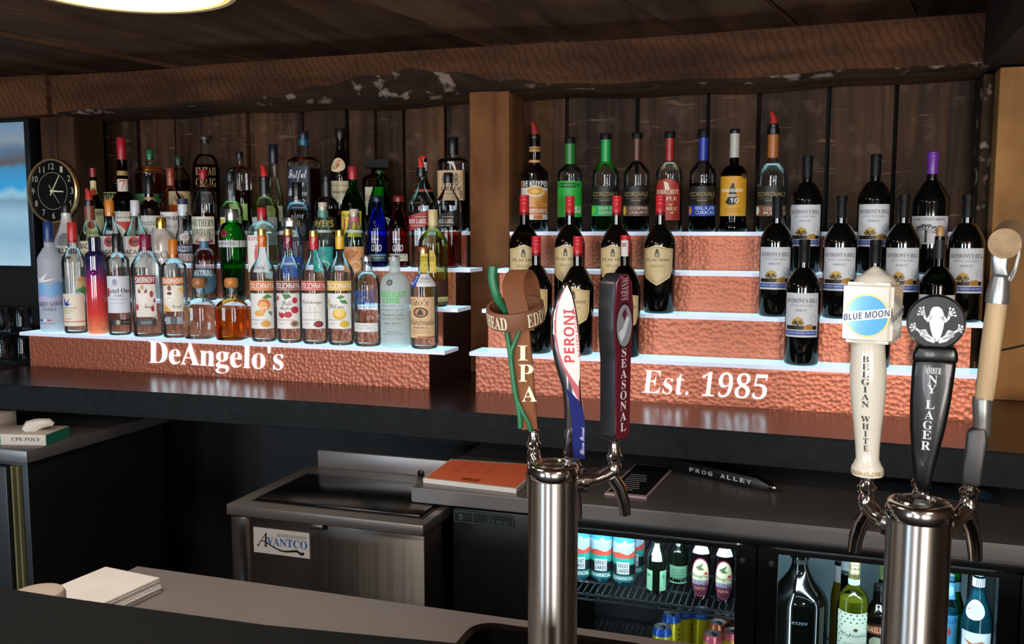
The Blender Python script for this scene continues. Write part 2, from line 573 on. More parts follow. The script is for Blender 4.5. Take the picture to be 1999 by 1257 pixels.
def flat_label(name, parent, x0, x1, z0, z1, y, base, elems, shape=None, rough=0.5, eps=0.0004, le=0.0001):
    """unbent label facing -y in the parent's frame"""
    cx = (x0 + x1) / 2
    fl = flat_elems(elems, (x1 - x0) / 2, z0, z1, base, shape)
    return build_elems(name, fl, lambda x, z, o: Vector((cx + x, y - o, z)), parent, 0, rough=rough, eps=eps, le=le)
def letters3d(name, parent, s, st, x0, x1, z0, z1, y, thick, mat, res=5, shear=0.0, rot=0, off=0.0):
    vs, fs = text2d(s, st, res, 0.5, shear, off)
    out = []
    for u, v, w in vs:
        if rot == 90:
            u, v = 1 - v, u
        out.append((x0 + (x1 - x0) * u, y - (w + 0.5) * thick, z0 + (z1 - z0) * v))
    return mesh(name, out, fs, mat, parent, smooth=0)

# ------------------------------------------------------------------ the room
WALLY = 3.30
bm = bmesh.new()
gaps = [150, 205, 273, 345, 487, 594, 680, 735, 790, 872, 1010, 1107, 1245, 1382, 1480, 1615, 1745, 1910]
xs = [-4.2, -3.9, -3.6, -3.35] + [onY(g, 300, WALLY).x for g in gaps] + [0.75, 1.0, 1.3, 1.6, 1.9, 2.2]
for i, (a, b) in enumerate(zip(xs, xs[1:])):
    d = random.uniform(0, 0.018)
    add_box(bm, a + 0.007, b - 0.007, WALLY - d, WALLY + 0.03, 0, 2.3)
add_box(bm, -4.4, 2.4, WALLY + 0.02, WALLY + 0.08, 0, 2.3, 1)
struct(from_bm('wall_back', bm, [PLANK, M('#0d0a09', 0.9)]))
# ceiling boards, running a little askew
bm = bmesh.new()
rot = Matrix.Rotation(R(-10.7), 4, 'Z')
x = -8.0
while x < 6:
    w = random.uniform(0.26, 0.4)
    dz = random.uniform(0, 0.02)
    vs = add_box(bm, x, x + w - 0.008, -5, 5, 2.215 + dz, 2.26)
    for v in vs:
        v.co = rot @ v.co
    x += w
add_box(bm, -4.6, 2.8, -3.4, 3.5, 2.262, 2.30, 1)
bmesh.ops.bisect_plane(bm, geom=bm.verts[:] + bm.edges[:] + bm.faces[:], plane_co=(0, 3.36, 0), plane_no=(0, 1, 0), clear_outer=True)
bmesh.ops.bisect_plane(bm, geom=bm.verts[:] + bm.edges[:] + bm.faces[:], plane_co=(0, -3.2, 0), plane_no=(0, -1, 0), clear_outer=True)
bmesh.ops.bisect_plane(bm, geom=bm.verts[:] + bm.edges[:] + bm.faces[:], plane_co=(-4.4, 0, 0), plane_no=(-1, 0, 0), clear_outer=True)
bmesh.ops.bisect_plane(bm, geom=bm.verts[:] + bm.edges[:] + bm.faces[:], plane_co=(2.6, 0, 0), plane_no=(1, 0, 0), clear_outer=True)
struct(from_bm('ceiling', bm, [CEILW, BLACK]))
struct(box('floor', -4.5, 2.7, -3.3, 3.4, -0.06, 0, FLOORW))
struct(box('wall_left', -4.5, -4.4, -3.2, 3.4, 0, 2.3, ROOMW))
struct(box('wall_right', 2.4, 2.5, -3.2, 3.4, 0, 2.3, ROOMW))
bm = bmesh.new()
xe = [-4.5] + [v for w_ in WINDOWS for v in w_[:2]] + [2.6]
for i in range(0, len(xe), 2):
    add_box(bm, xe[i], xe[i + 1], -3.15, -3.05, 0, 2.3)
for x0, x1, z0, z1 in WINDOWS:
    add_box(bm, x0, x1, -3.15, -3.05, 0, z0)
    add_box(bm, x0, x1, -3.15, -3.05, z1, 2.3)
struct(from_bm('wall_front', bm, ROOMW))
for i, (x0, x1, z0, z1) in enumerate(WINDOWS):
    bm = bmesh.new()
    for a, b, c, d in ((x0, x0 + .05, z0, z1), (x1 - .05, x1, z0, z1), (x0 + .05, x1 - .05, z0, z0 + .05), (x0 + .05, x1 - .05, z1 - .05, z1), ((x0 + x1) / 2 - .025, (x0 + x1) / 2 + .025, z0 + .05, z1 - .05)):
        add_box(bm, a, b, -3.13, -3.04, c, d)
    struct(from_bm('window_%d' % (i + 1), bm, M('#5b4636', 0.6)))

# hewn header beam over the back bar
YB = 3.0
def beam_mesh():
    vs, fs, mi = [], [], []
    x0, x1, n = onY(92, 150, YB).x, onY(1937, 100, YB).x, 150
    for i in range(n + 1):
        x = x0 + (x1 - x0) * i / n
        nz = 0.006 * math.sin(x * 5.1) + 0.004 * math.sin(x * 13.7 + 1)
        zt = 2.170 + 0.004 * math.sin(x * 3)
        zb = 2.018 + nz * 0.8
        u = (x + 1.42) / 0.55
        c = 0.012 + (0.075 * (0.5 + 0.5 * math.cos(math.pi * max(-1, min(1, u)))) ** 0.8 if abs(u) < 1 else 0)
        c += 0.012 * (0.5 + 0.5 * math.sin(x * 31)) * (1 if -2.1 < x < -0.85 else 0.2)
        y = YB + 0.004 * math.sin(x * 7)
        vs += [(x, y, zt), (x, y, zb + c), (x, y + 0.010 + c * 0.45, zb + c * 0.35), (x, y + 0.03 + c * 0.8, zb), (x, y + 0.26, zb), (x, y + 0.26, zt)]
        if i:
            a, b = (i - 1) * 6, i * 6
            for k in range(6):
                j = (k + 1) % 6
                fs.append((a + k, b + k, b + j, a + j)); mi.append(1 if k in (1, 2) else 0)
    fs.append((0, 1, 2, 3, 4, 5)); mi.append(0)
    e_ = n * 6
    fs.append((e_ + 5, e_ + 4, e_ + 3, e_ + 2, e_ + 1, e_)); mi.append(0)
    return vs, fs, mi
vs, fs, mi = beam_mesh()
struct(mesh('trim_1', vs, fs, [BEAMW, BARK], midx=mi, smooth=35))
# shorter beam meeting it at the left, posts, the panel on the right and the cross beam above it
xl = onY(88, 150, 2.97).x
struct(box('trim_2', -4.4, xl, 2.97, 3.25, 2.012, 2.172, BEAMW, bevel=0.008))
def post(nm, xa, xb, Y, mat, z0=1.05, z1=2.03, d=0.17):
    return struct(box(nm, onY(xa, 300, Y).x, onY(xb, 300, Y).x, Y, Y + d, z0, z1, mat, bevel=0.006))
post('trim_3', 80, 111, 3.04, POSTD)
post('trim_4', 112.5, 145, 3.045, POSTD)
post('trim_5', 916, 994, 3.04, POSTW)
struct(box('trim_6', onY(1944, 300, 3.04).x, 1.6, 3.04, 3.2, 1.05, 2.025, PANELW, bevel=0.004))
struct(box('trim_7', onY(1912, 300, 3.12).x, onY(1940, 300, 3.12).x, 3.12, 3.28, 1.05, 2.02, BARK, bevel=0.004))
struct(box('trim_8', onY(1938, 60, 2.6).x + 0.04, 1.3, 2.2, 3.25, 2.03, 2.2, wood('cross_beam', '#2b211b', '#3a2c23', (12, 1.5, 12), 0.8), bevel=0.006))
struct(box('trim_9', -4.4, onY(80, 300, 3.15).x, 3.15, 3.27, 1.05, 2.03, M('#0b0908', 0.8)))

# ceiling light
LC = onZ(240, -30, 2.17)
lamp = thing('ceiling_light', 'round glowing flush light on the dark plank ceiling', 'ceiling light', (LC.x, LC.y, 2.15))
lathe_obj('diffuser', [(0, 0), (0.2, 0.003), (0.25, 0.012), (0.268, 0.028), (0.27, 0.03)], M('#ffe6bc', 0.5, 0, 2.0), lamp, 48)
lathe_obj('rim', [(0.265, 0.012), (0.276, 0.01), (0.282, 0.02), (0.282, 0.064), (0.0, 0.064)], M('#e9c9a8', 0.4), lamp, 48)
for lx, ly, le in ((-0.9, -1.3, 28), (1.1, -0.4, 24), (-1.25, 0.85, 15)):  # unseen overhead fill lights, added to brighten the bar and bottles
    ld = bpy.data.lights.new('room_fill', 'AREA'); ld.shape = 'DISK'; ld.size = 0.5; ld.energy = le; ld.color = (1.0, 0.90, 0.78)
    lo = bpy.data.objects.new('room_fill', ld); COL.objects.link(lo); lo.location = (lx, ly, 2.14)

# wall screen at the far left
TVY = 3.02
tv = thing('wall_television', 'large lit screen on the wall beside the clock', 'television', (-3.55, TVY, 1.39))
box('housing', -0.52, onY(62, 380, TVY).x + 3.55, 0.0, 0.05, 0.0, 0.62, M('#141619', 0.35), tv, 0.004)
SX = onY(53, 380, TVY).x + 3.55
def scr(name='picture'):
    m, nt, b = newmat('screen_picture')
    L = nt.links.new
    tc = N(nt, 'ShaderNodeTexCoord')
    n = N(nt, 'ShaderNodeTexNoise'); n.inputs['Scale'].default_value = 9; n.inputs['Detail'].default_value = 5; L(tc.outputs['Object'], n.inputs['Vector'])
    sp = N(nt, 'ShaderNodeSeparateXYZ'); L(tc.outputs['Object'], sp.inputs[0])
    ad = N(nt, 'ShaderNodeMath', operation='MULTIPLY_ADD'); ad.inputs[1].default_value = 0.08; L(n.outputs[0], ad.inputs[0]); L(sp.outputs['Z'], ad.inputs[2])
    rp = N(nt, 'ShaderNodeValToRGB')
    mr = N(nt, 'ShaderNodeMapRange'); mr.inputs[1].default_value = 0.06; mr.inputs[2].default_value = 0.66; L(ad.outputs[0], mr.inputs[0])
    els = [(0.0, '#9fc3d6'), (0.18, '#7fa9c2'), (0.34, '#8fb6cc'), (0.45, '#6f93a8'), (0.5, '#8ab9d0'), (0.54, '#2f93c9'), (0.66, '#3a86b4'), (0.70, '#54504f'), (0.77, '#4d6a83'), (0.84, '#7d8a98'), (1.0, '#5a7f9f')]
    for k, (pos, c) in enumerate(els):
        el = rp.color_ramp.elements[k] if k < 2 else rp.color_ramp.elements.new(pos)
        el.position = pos; el.color = lin(c) + (1,)
    L(mr.outputs[0], rp.inputs[0])
    L(rp.outputs[0], b.inputs['Emission Color']); b.inputs['Emission Strength'].default_value = 0.9
    b.inputs['Base Color'].default_value = (0.02, 0.02, 0.02, 1); b.inputs['Roughness'].default_value = 0.3
    return m
box('screen', -0.505, SX, -0.003, 0.002, 0.015, 0.605, scr(), tv)
# hanging clock
CP = onY(103, 373, 3.022)
ck = thing('wall_clock', 'round black clock with gold rim and numerals on the post', 'clock', (CP.x, 3.035, CP.z))
toF = Matrix.Rotation(R(90), 4, 'X')          # lathe axis z -> -y
CR = 0.128
lathe_obj('face', [(0, 0.014), (CR - 0.004, 0.014)], M('#0d1014', 0.05, 0, 0, 1.0, 0.8), ck, 48, xf=toF)
lathe_obj('rim', [(0.0, 0.0), (CR - 0.002, 0.0), (CR + 0.002, 0.006), (CR + 0.002, 0.02), (CR - 0.003, 0.024), (CR - 0.005, 0.015)], M('#d8b07a', 0.3, 0.6), ck, 48, xf=toF)
GOLD = M('#d8cfae', 0.4, 0.3)
fl = []
for h in range(1, 13):
    a = R(90 - 30 * h)
    cx_, cz_ = 0.100 * math.cos(a), 0.100 * math.sin(a)
    hw = 0.013 if h > 9 else 0.007
    v_, f_ = text_in(str(h), 'sans', cx_ - hw, cx_ + hw, cz_ - 0.0125, cz_ + 0.0125)
    fl.append((v_, f_, GOLD, 0))
for k in range(60):                              # thin gold circle
    a0, a1 = R(6 * k), R(6 * k + 6)
    fl.append(([(rr * math.cos(aa), rr * math.sin(aa)) for rr, aa in ((0.074, a0), (0.0755, a0), (0.0755, a1), (0.074, a1))], [(0, 1, 2, 3)], GOLD, 0))
build_elems('numerals', fl, lambda x, z, o: Vector((x, -0.0147, z)), ck, 0)
def hand(nm, ang, l0, l1, w):
    a = R(90 - ang); d = Vector((math.cos(a), 0, math.sin(a))); q = Vector((-d.z, 0, d.x))
    yv = Vector((0, -0.0165, 0))
    mesh(nm, [yv - d * l0 + q * w, yv - d * l0 - q * w, yv + d * l1 - q * w * 0.6, yv + d * l1 + q * w * 0.6], [(0, 1, 2, 3)], M('#e6e2b0', 0.4), ck, smooth=0)
hand('minute_hand', 32, 0.02, 0.075, 0.003); hand('hour_hand', 93, 0.012, 0.058, 0.0035); hand('second_hand', 146, 0.03, 0.06, 0.001)
lathe_obj('hub', [(0.006, 0.014), (0.006, 0.02), (0, 0.021)], M('#e6e2b0', 0.4), ck, 16, xf=toF)

# ------------------------------------------------------------------ back bar counter
ZC = 1.05
ctr = thing('back_bar_counter', 'long dark wooden back bar counter carrying the lit bottle steps', 'counter', (0, 2.9, 0))
edge = [(-4.35, 2.27), (-3.4, 2.29), (-2.537, 2.315), (-1.9, 2.355), (-1.3, 2.37), (-0.55, 2.365), (0.0, 2.345), (0.458, 2.318), (1.2, 2.27), (2.35, 2.2)]
vs, fs, mi = [], [], []
for x_, y_ in edge:
    for yy, zz in ((y_ + 0.004, ZC), (y_, ZC - 0.006), (y_, ZC - 0.082), (y_ + 0.01, ZC - 0.086), (WALLY - 0.03, ZC - 0.086), (WALLY - 0.03, ZC)):
        vs.append((x_, yy - 2.9, zz))
for i in range(len(edge) - 1):
    for k in range(6):
        j = (k + 1) % 6
        fs.append((i * 6 + k, (i + 1) * 6 + k, (i + 1) * 6 + j, i * 6 + j)); mi.append(0 if k == 5 else 1)
fs.append((0, 1, 2, 3, 4, 5)); mi.append(1)
q = (len(edge) - 1) * 6
fs.append(tuple(q + k for k in (5, 4, 3, 2, 1, 0))); mi.append(1)
mesh('worktop', vs, fs, [COUNTER, SLATE], ctr, mi, smooth=30)
box('back_panel', -4.35, 2.35, 0.12, 0.16, 0.0, ZC - 0.088, M('#131212', 0.7), ctr)

# ------------------------------------------------------------------ lit bottle steps
TD = 0.115
ZT = [1.175, 1.300, 1.425, 1.549]
UNITS = {'L': dict(y=2.675, x0=-2.785, x1=-1.165, s0=-2.825, s1=-1.11, t4=-1.172), 'R': dict(y=2.685, x0=-1.01, x1=0.407, s0=-1.03, s1=0.44, t4=0.44)}
def steps(u, label, txt, tb, shear):
    U_ = UNITS[u]
    xm = (U_['x0'] + U_['x1']) / 2
    root = thing('bottle_step_display', label, 'bottle display', (xm, U_['y'], ZC), 0, 'lit bottle step displays')
    a, b = U_['x0'] - xm, U_['x1'] - xm
    sa, sb = U_['s0'] - xm, U_['s1'] - xm
    bm = bmesh.new()
    pr = []
    for k in range(4):
        z = ZT[k] - ZC - 0.012
        pr += [(TD * k + 0.004, z), (TD * (k + 1) + 0.004, z)]
    pr[-1] = (0.57, pr[-1][1])
    pr = [(0.004, 0.0)] + pr + [(0.57, 0.0)]
    vs_ = [bm.verts.new((xx, y_, z_)) for xx in (a + 0.002, b - 0.002) for y_, z_ in pr]
    n_ = len(pr)
    bm.faces.new(vs_[:n_]); bm.faces.new(list(reversed(vs_[n_:])))
    for k in range(n_):
        j = (k + 1) % n_
        bm.faces.new((vs_[k], vs_[n_ + k], vs_[n_ + j], vs_[j]))
    bmesh.ops.recalc_face_normals(bm, faces=bm.faces[:])
    from_bm('carcass', bm, SIDE, root)
    zl = 0.0
    for k in range(4):
        z = ZT[k] - ZC
        x0, x1, q0, q1 = a, b, sa, sb
        if k == 3:
            if u == 'L': x1 = q1 = U_['t4'] - xm
            else: q0 = x0 = -1.012 - xm
        box('copper_riser', x0, x1, TD * k, TD * k + 0.004, zl, z - 0.012, COPPER, root)
        bm = bmesh.new()
        y0, y1 = TD * k - 0.005, TD * (k + 1) - 0.001 if k < 3 else 0.57
        add_box(bm, q0, q1, y0, y1, z - 0.012, z)
        for f in bm.faces:
            if f.calc_center_median().z > z - 0.0005: f.material_index = 1
        from_bm('lit_shelf', bm, [ACRYLE, ACRYL], root)
        zl = z
    P0, P1 = onY(tb[0], tb[3], U_['y']), onY(tb[2], tb[1], U_['y'])
    letters3d('lettering', root, txt, 'bs', P0.x - xm, P1.x - xm, P0.z - ZC, P1.z - ZC, 0.0, 0.006, GLOW, 6, shear, 0, -0.014)
    return root
# boxes are (x left, y top, x right, y bottom) of the writing
steps('L', 'stepped copper bottle display with glowing white name lettering', "DeAngelo's", (293, 676, 552, 720), 0.06)
steps('R', 'stepped copper bottle display with glowing white year lettering', 'Est. 1985', (1254, 731, 1499, 766), 0.12)

# ------------------------------------------------------------------ bottles
def prof_glass(Rb, rn, H, zs, zn, k=0.6, lip=0.0, foot=0.0, taper=0.0, cone=False):
    """outer outline: base, body to zs, shoulder to zn, neck to H"""
    pts = [(0.0, 0.0), (Rb * 0.86, 0.0), (Rb * 0.95 * (1 - taper), 0.0025), (Rb * (1 - taper), 0.009)]
    if foot:
        pts = [(0, 0), (Rb * 1.0, 0), (Rb * 1.06, 0.004), (Rb * 1.06, foot), (Rb * 0.98, foot + 0.006), (Rb, foot + 0.012)]
    pts.append((Rb * (1 - taper * 0.5), zs * 0.5))
    for i in range(13):
        u = i / 12
        z = zs + (zn - zs) * u
        if cone:
            rr = Rb + (rn - Rb) * u
        else:
            d = math.sqrt(max(0.0, 1 - u * u)); s = 0.5 + 0.5 * math.cos(math.pi * u)
            rr = rn + (Rb - rn) * (d * (1 - k) + s * k)
        pts.append((rr, z))
    pts.append((rn, H - 0.008))
    if lip:
        pts += [(rn + lip, H - 0.007), (rn + lip, H - 0.001)]
    pts.append((rn, H)); pts.append((0, H))
    return pts
def rad_at(pr, z):
    best = pr[-2][0] if z > pr[-1][1] else pr[1][0]
    for (r0, z0), (r1, z1) in zip(pr, pr[1:]):
        if z0 <= z <= z1 and z1 > z0:
            return r0 + (r1 - r0) * (z - z0) / (z1 - z0)
    return best
def cut_prof(pr, z0, z1, off=0.0):
    """piece of an outline between two heights, pushed out by off"""
    zs = [z0] + [z for _, z in pr if z0 < z < z1] + [z1]
    return [(max(0.0005, rad_at(pr, z) + off), z) for z in zs]
def capmat(c):
    if isinstance(c, tuple): return M(*c)
    return M(c, 0.35)
SHAPES = {'shield': [(-1, .1), (-.55, .08), (0, 0), (.55, .08), (1, .1), (.97, .6), (.8, .8), (0, 1), (-.8, .8), (-.97, .6)],
          'arch': [(-1, 1), (-1, .35), (-.85, .15), (-.5, .03), (0, 0), (.5, .03), (.85, .15), (1, .35), (1, 1)],
          'oval': [(math.cos(a * math.pi / 14), .5 + .5 * math.sin(a * math.pi / 14)) for a in range(28)],
          'tilt': [(-1, .30), (1, 0), (1, .70), (-1, 1)],
          'vee': [(-1, 0), (1, 0), (1, .45), (.45, .8), (0, 1), (-.45, .8), (-1, .45)]}
FRONT = {'L': 2.675, 'R': 2.685}
def bottle(u, tier, x, w, top, label, glassm, sh, nk, nw, name='liquor_bottle', cap=None, liq=None, labels=(), rot=8, n=2.0, k=0.6,
           group=None, dy=0.0, capsule=None, lip=0.0, foot=0.0, taper=0.0, cone=False, opaque=False, seg=28, spot=None, cat='bottle', dz=None):
    """all figures are photo pixels at the bottle: x centre, w body width, top / sh / nk rows of cap top, shoulder and neck, nw neck width;
    cap = (kind, colour, bottom row, width, top row or None)"""
    if spot:
        Y, zb = spot
    else:
        Y, zb = FRONT[u] + TD * (tier - 1) + 0.050 + dy, ZT[tier - 1] + 0.0007
    P = onY(x, top, Y)
    Zp = lambda y: onY(x, y, Y).z - zb
    ux = (x - CX) / F_PX
    px = depth(onY(x, 500, Y)) / F_PX / math.sqrt(1 + ux * ux)
    Rb, rn = (w * px / 2 if spot else min(w * px / 2, 0.0515)), nw * px / 2
    root = thing(name, label, cat, (P.x, Y, zb), 0, group)
    b = beta(x)
    H = Zp(cap[4] if cap and cap[0] in ('cap', 'cork', 'metal', 'pour', 'block') and False else top)
    ztop = Zp(cap[2]) + 0.012 if cap else Zp(top)       # glass ends just inside the cap
    if ztop > Zp(top): ztop = Zp(top) - 0.001
    pr = prof_glass(Rb, rn, ztop, Zp(sh), Zp(nk), k, lip, foot, taper, cone)
    zsn, znn = Zp(sh), Zp(nk)
    nf = None
    if n > 2.01:
        nf = lambda z: n if z <= zsn else (2 if z >= znn else n + (2 - n) * (z - zsn) / (znn - zsn))
    rz = b - R(rot)
    rz = rz if n > 2.01 else 0.0
    rmat = Matrix.Rotation(rz, 4, 'Z')
    body = lathe_obj('glass_body', pr, glassm, root, seg if n <= 2.01 else 48, n, nf, rmat)
    if liq:
        zl = Zp(liq[1])
        lp = [(max(0.0, rr - 0.0022), min(max(z, 0.006), zl)) for rr, z in pr if z <= zl]
        lp = [(0, 0.006)] + [q for q in lp if q[0] > 0.001] + [(max(0.001, rad_at(pr, zl) - 0.0022), zl), (0, zl)]
        lathe_obj('liquid', lp, liquid(liq[0]) if isinstance(liq[0], str) else liq[0], root, seg if n <= 2.01 else 48, n, nf, rmat)
    if capsule:
        z0, z1 = Zp(capsule[1]), Zp(cap[2]) if cap else Zp(top)
        if not cap or cap[0] == 'none': z1 = Zp(top)
        cp = cut_prof(pr, z0, min(z1, ztop), 0.0007)
        if not cap:
            zr = z1 - 0.016
            cp = [q for q in cp if q[1] < zr] + [(rn + .0007, zr), (rn + .0015, zr + .002), (rn + .0015, zr + .008), (rn + .001, zr + .0095), (rn + .001, z1 - .001), (rn - .001, z1 + .0008), (0, z1 + .0008)]
        lathe_obj('neck_sleeve', cp, capmat(capsule[0]), root)
    if cap:
        kind, c, yb, cw = cap[:4]
        z0, z1, rc = Zp(yb), Zp(top), cw * px / 2
        if kind == 'cap':
            bv = min(0.0015, rc * 0.2)
            cpf = [(rc * 0.9, z0), (rc, z0 + 0.0006), (rc, (z0 + z1) / 2), (rc * 0.985, z1 - bv), (rc - bv, z1), (0, z1)]
            lathe_obj('cap', cpf, capmat(c), root)
        elif kind == 'screw':                        # ridged metal screw cap
            cpf = [(rc * 0.96, z0)]
            hh = z1 - z0
            for q, rr in ((.02, 1), (.45, 1), (.47, .94), (.50, .94), (.52, 1), (.68, 1), (.70, .95), (.72, 1), (.85, 1), (.87, .95), (.89, 1), (.98, .99), (1, .93)):
                cpf.append((rc * rr, z0 + hh * q))
            lathe_obj('screw_cap', cpf + [(0, z1)], capmat(c), root)
        elif kind == 'cork':
            cpf = [(rc * 0.7, z0), (rc * 0.92, z0 + (z1 - z0) * .12), (rc, z0 + (z1 - z0) * .4), (rc * .97, z0 + (z1 - z0) * .75), (rc * .8, z0 + (z1 - z0) * .94), (0, z1)]
            lathe_obj('cork_stopper', cpf, capmat(c), root)
        elif kind == 'flat':                         # wide flat stopper
            cpf = [(rc * 0.55, z0 - 0.012), (rc * .55, z0), (rc * .97, z0), (rc, z0 + .002), (rc, z1 - .002), (rc * .95, z1), (0, z1)]
            lathe_obj('stopper', cpf, capmat(c), root)
        elif kind == 'block':
            bm = bmesh.new(); add_box(bm, -rc, rc, -rc * .8, rc * .8, z0, z1, rot=Matrix.Rotation(b, 3, 'Z'))
            from_bm('square_cap', bm, capmat(c), root)
        elif kind == 'pour':                         # collar + coloured spout with a slanted mouth
            zc = Zp(cap[4])
            lathe_obj('pourer_collar', [(rc * .85, z0), (rc, z0 + .002), (rc, z0 + (zc - z0) * .55), (rc * .8, z0 + (zc - z0) * .6), (rc * .8, zc - .002), (rc * .95, zc), (0, zc)], M('#0e0e10', 0.3), root)
            h_ = z1 - zc
            vs, fs = tube([(0, 0, zc - .002), (0, 0, zc + h_ * .3), (-.002, 0, zc + h_ * .6), (-rc * .35, -rc * .1, zc + h_ * .92), (-rc * .42, -rc * .12, z1)], [rc * .66, rc * .6, rc * .48, rc * .33, rc * .2], 12)
            mesh('pour_spout', vs, fs, capmat(c), root)
    for i, lb in enumerate(labels):
        nm, y0, y1, half, d, base, elems = lb[:7]
        shape = SHAPES.get(lb[7]) if len(lb) > 7 else None
        z1, z0 = Zp(y0), Zp(y1)
        if n > 2.01:
            hw = Rb * half / 90.0 * 0.99
            rl = rz
            nn = n
            def fn(x_, z_, o_, nn=nn, rl=rl):
                q = min(0.999, abs(x_ / Rb))
                v = Vector((x_, -Rb * (1 - q ** nn) ** (1 / nn) - o_, z_)); v.rotate(Matrix.Rotation(rl, 3, 'Z')); return v
        else:
            rl = b - R(d)
            zm = (z0 + z1) / 2
            rm = max(rad_at(pr, zm), 0.004)
            hw = rm * R(half)
            def fn(x_, z_, o_, rl=rl, rm=rm, nm=nm):
                a = x_ / rm + rl
                rr = rad_at(pr, z_) + o_ + (.0012 if nm == 'tape' else 0)
                return Vector((rr * math.sin(a), -rr * math.cos(a), z_))
        curved = abs(rad_at(pr, z0) - rad_at(pr, z1)) > 0.001
        build_elems(nm, flat_elems(elems, hw, z0, z1, base, shape), fn, root, step=max(0.004, hw / 9), zcuts=curved)
    return root
def copy_tree(o, loc, label):
    c = o.copy(); COL.objects.link(c); c.location = loc; c['label'] = label
    for ch in list(o.children):
        d = ch.copy(); COL.objects.link(d); d.parent = c
        for g in list(ch.children):
            h = g.copy(); COL.objects.link(h); h.parent = d
    return c

CLEAR = glass('#fcfefe', 0.88)
PALE = glass('#eff9f1', 0.88)
AMBER = glass('#c87a3a', 0.4)
AMBERD = glass('#5e2a12', 0.25)
GREEN = glass('#48c25a', 0.4)
GREEND = glass('#2a7a3c', 0.4)
BLUE = glass('#3457e0', 0.4)
REDB = glass('#b2281a', 0.4)
OLIVE = glass('#4d4a14', 0.25)
DARKG = M('#060706', 0.06, 0, 0, 0.3)
DARKB = M('#0b0606', 0.07, 0, 0, 0.3)
FROST = frosted('#eceef6', 0.75)
FROSTL = frosted('#e9f4f2', 0.66)
WHITEB = M('#d9cfcb', 0.22, 0, 0, 0.4)
WATER = '#fafeff'
WH, BK = '#e6e4e2', '#1c1a1a'
L1 = 'bottles on the bottom step of the left display'
L2 = 'bottles on the second step of the left display'
L3 = 'bottles on the third step of the left display'
L4 = 'bottles on the top step of the left display'
R4 = 'liqueur bottles on the top step of the right display'

# ---- left display, bottom step
bottle('L', 1, 93, 50, 432, 'frosted clear bottle with blue cap and mountain scene, leftmost on bottom step', FROST, 508, 482, 20, cap=('cap', '#1f3a78', 473, 20), group=L1,
    labels=[('printed_art', 545, 640, 84, 5, None, [p([(-1, .16), (-.6, .06), (0, .1), (.5, .03), (1, .12), (1, .36), (-1, .34)], '#7fb0e0'), p([(-1, .36), (-.5, .3), (0, .38), (.5, .3), (1, .38), (1, .46), (-1, .46)], '#b9b3d2'), t('GREY GOOSE', 'bs', -.8, .44, .8, .53, '#4b3a78'), t('VODKA', 'bs', -.5, .56, .3, .63, '#6b6390'), r(-.75, .80, -.5, .835, '#26408c'), r(-.5, .80, -.25, .835, '#e8e8ee'), r(-.25, .80, 0, .835, '#c04050'), t('PRODUCT OF FRANCE', 'sans', -.75, .87, .2, .90, '#55507a')]),
            ('printed_birds', 530, 550, 60, 25, None, [p([(-1, .2), (-.5, .7), (.2, .1), (-.2, .8), (1, .6), (-.2, 1), (-.7, .9)], '#f0f0f4')])])
bottle('L', 1, 140, 50, 434, 'clear vodka bottle with red cap and cream goose label', CLEAR, 512, 484, 20, cap=('cap', '#c8322f', 474, 20), liq=(WATER, 550), group=L1,
    labels=[('label', 572, 634, 58, 14, '#e9ddc9', [p([(-.85, .05), (-.55, .28), (-.2, .12), (-.4, .3), (-.1, .3), (-.45, .38), (-.75, .36)], '#2c4aa0'), t('GREY GOOSE', 'bs', -.9, .41, .3, .46, '#6a6048'), t('ESSENCES', 'bs', -.9, .5, .1, .54, '#8a8070'), r(-.9, .58, -.2, .6, '#b0a58e'), r(-.9, .85, 1, .875, '#d0473c'), r(-.9, .76, -.1, .78, '#d0805c')]),
            ('fruit_print', 537, 572, 50, -30, None, [e(.1, .25, .5, .2, '#e2a37c'), e(.2, .55, .7, .25, '#d9c38c'), p([(-.6, .8), (.2, .6), (.9, .8), (.1, 1)], '#4f9a5a')])])
m, nt, b_ = newmat('ombre_glass')
tc = N(nt, 'ShaderNodeTexCoord'); sp = N(nt, 'ShaderNodeSeparateXYZ'); nt.links.new(tc.outputs['Object'], sp.inputs[0])
rp = N(nt, 'ShaderNodeValToRGB'); mr = N(nt, 'ShaderNodeMapRange'); mr.inputs[2].default_value = 0.30
nt.links.new(sp.outputs['Z'], mr.inputs[0]); nt.links.new(mr.outputs[0], rp.inputs[0]); nt.links.new(rp.outputs[0], b_.inputs['Base Color'])
for k_, (ps, c_) in enumerate([(0.0, '#f08a5c'), (.25, '#e0443c'), (.6, '#c02a44'), (.74, '#6a2a68'), (.86, '#2a2350'), (1.0, '#1f1c40')]):
    el = rp.color_ramp.elements[k_] if k_ < 2 else rp.color_ramp.elements.new(ps)
    el.position = ps; el.color = lin(c_) + (1,)
b_.inputs['Roughness'].default_value = 0.12; b_.inputs['Coat Weight'].default_value = 0.5
OMB = bottle('L', 1, 184, 43, 462, 'slim pink to purple shaded bottle with round charm', m, 500, 490, 25, cap=('cap', '#241f45', 470, 22), group=L1, k=0.3)
bottle_b = beta(184)
cb = lathe([(0, -.011), (.006, -.009), (.010, -.004), (.011, 0), (.010, .004), (.006, .009), (0, .011)], 18)
mesh('charm', [Vector((math.sin(bottle_b + R(-12)) * .041, -math.cos(bottle_b + R(-12)) * .041, .225)) + Vector(v) for v in cb[0]], cb[1], M('#a02a9a', 0.12, 0.7), OMB)
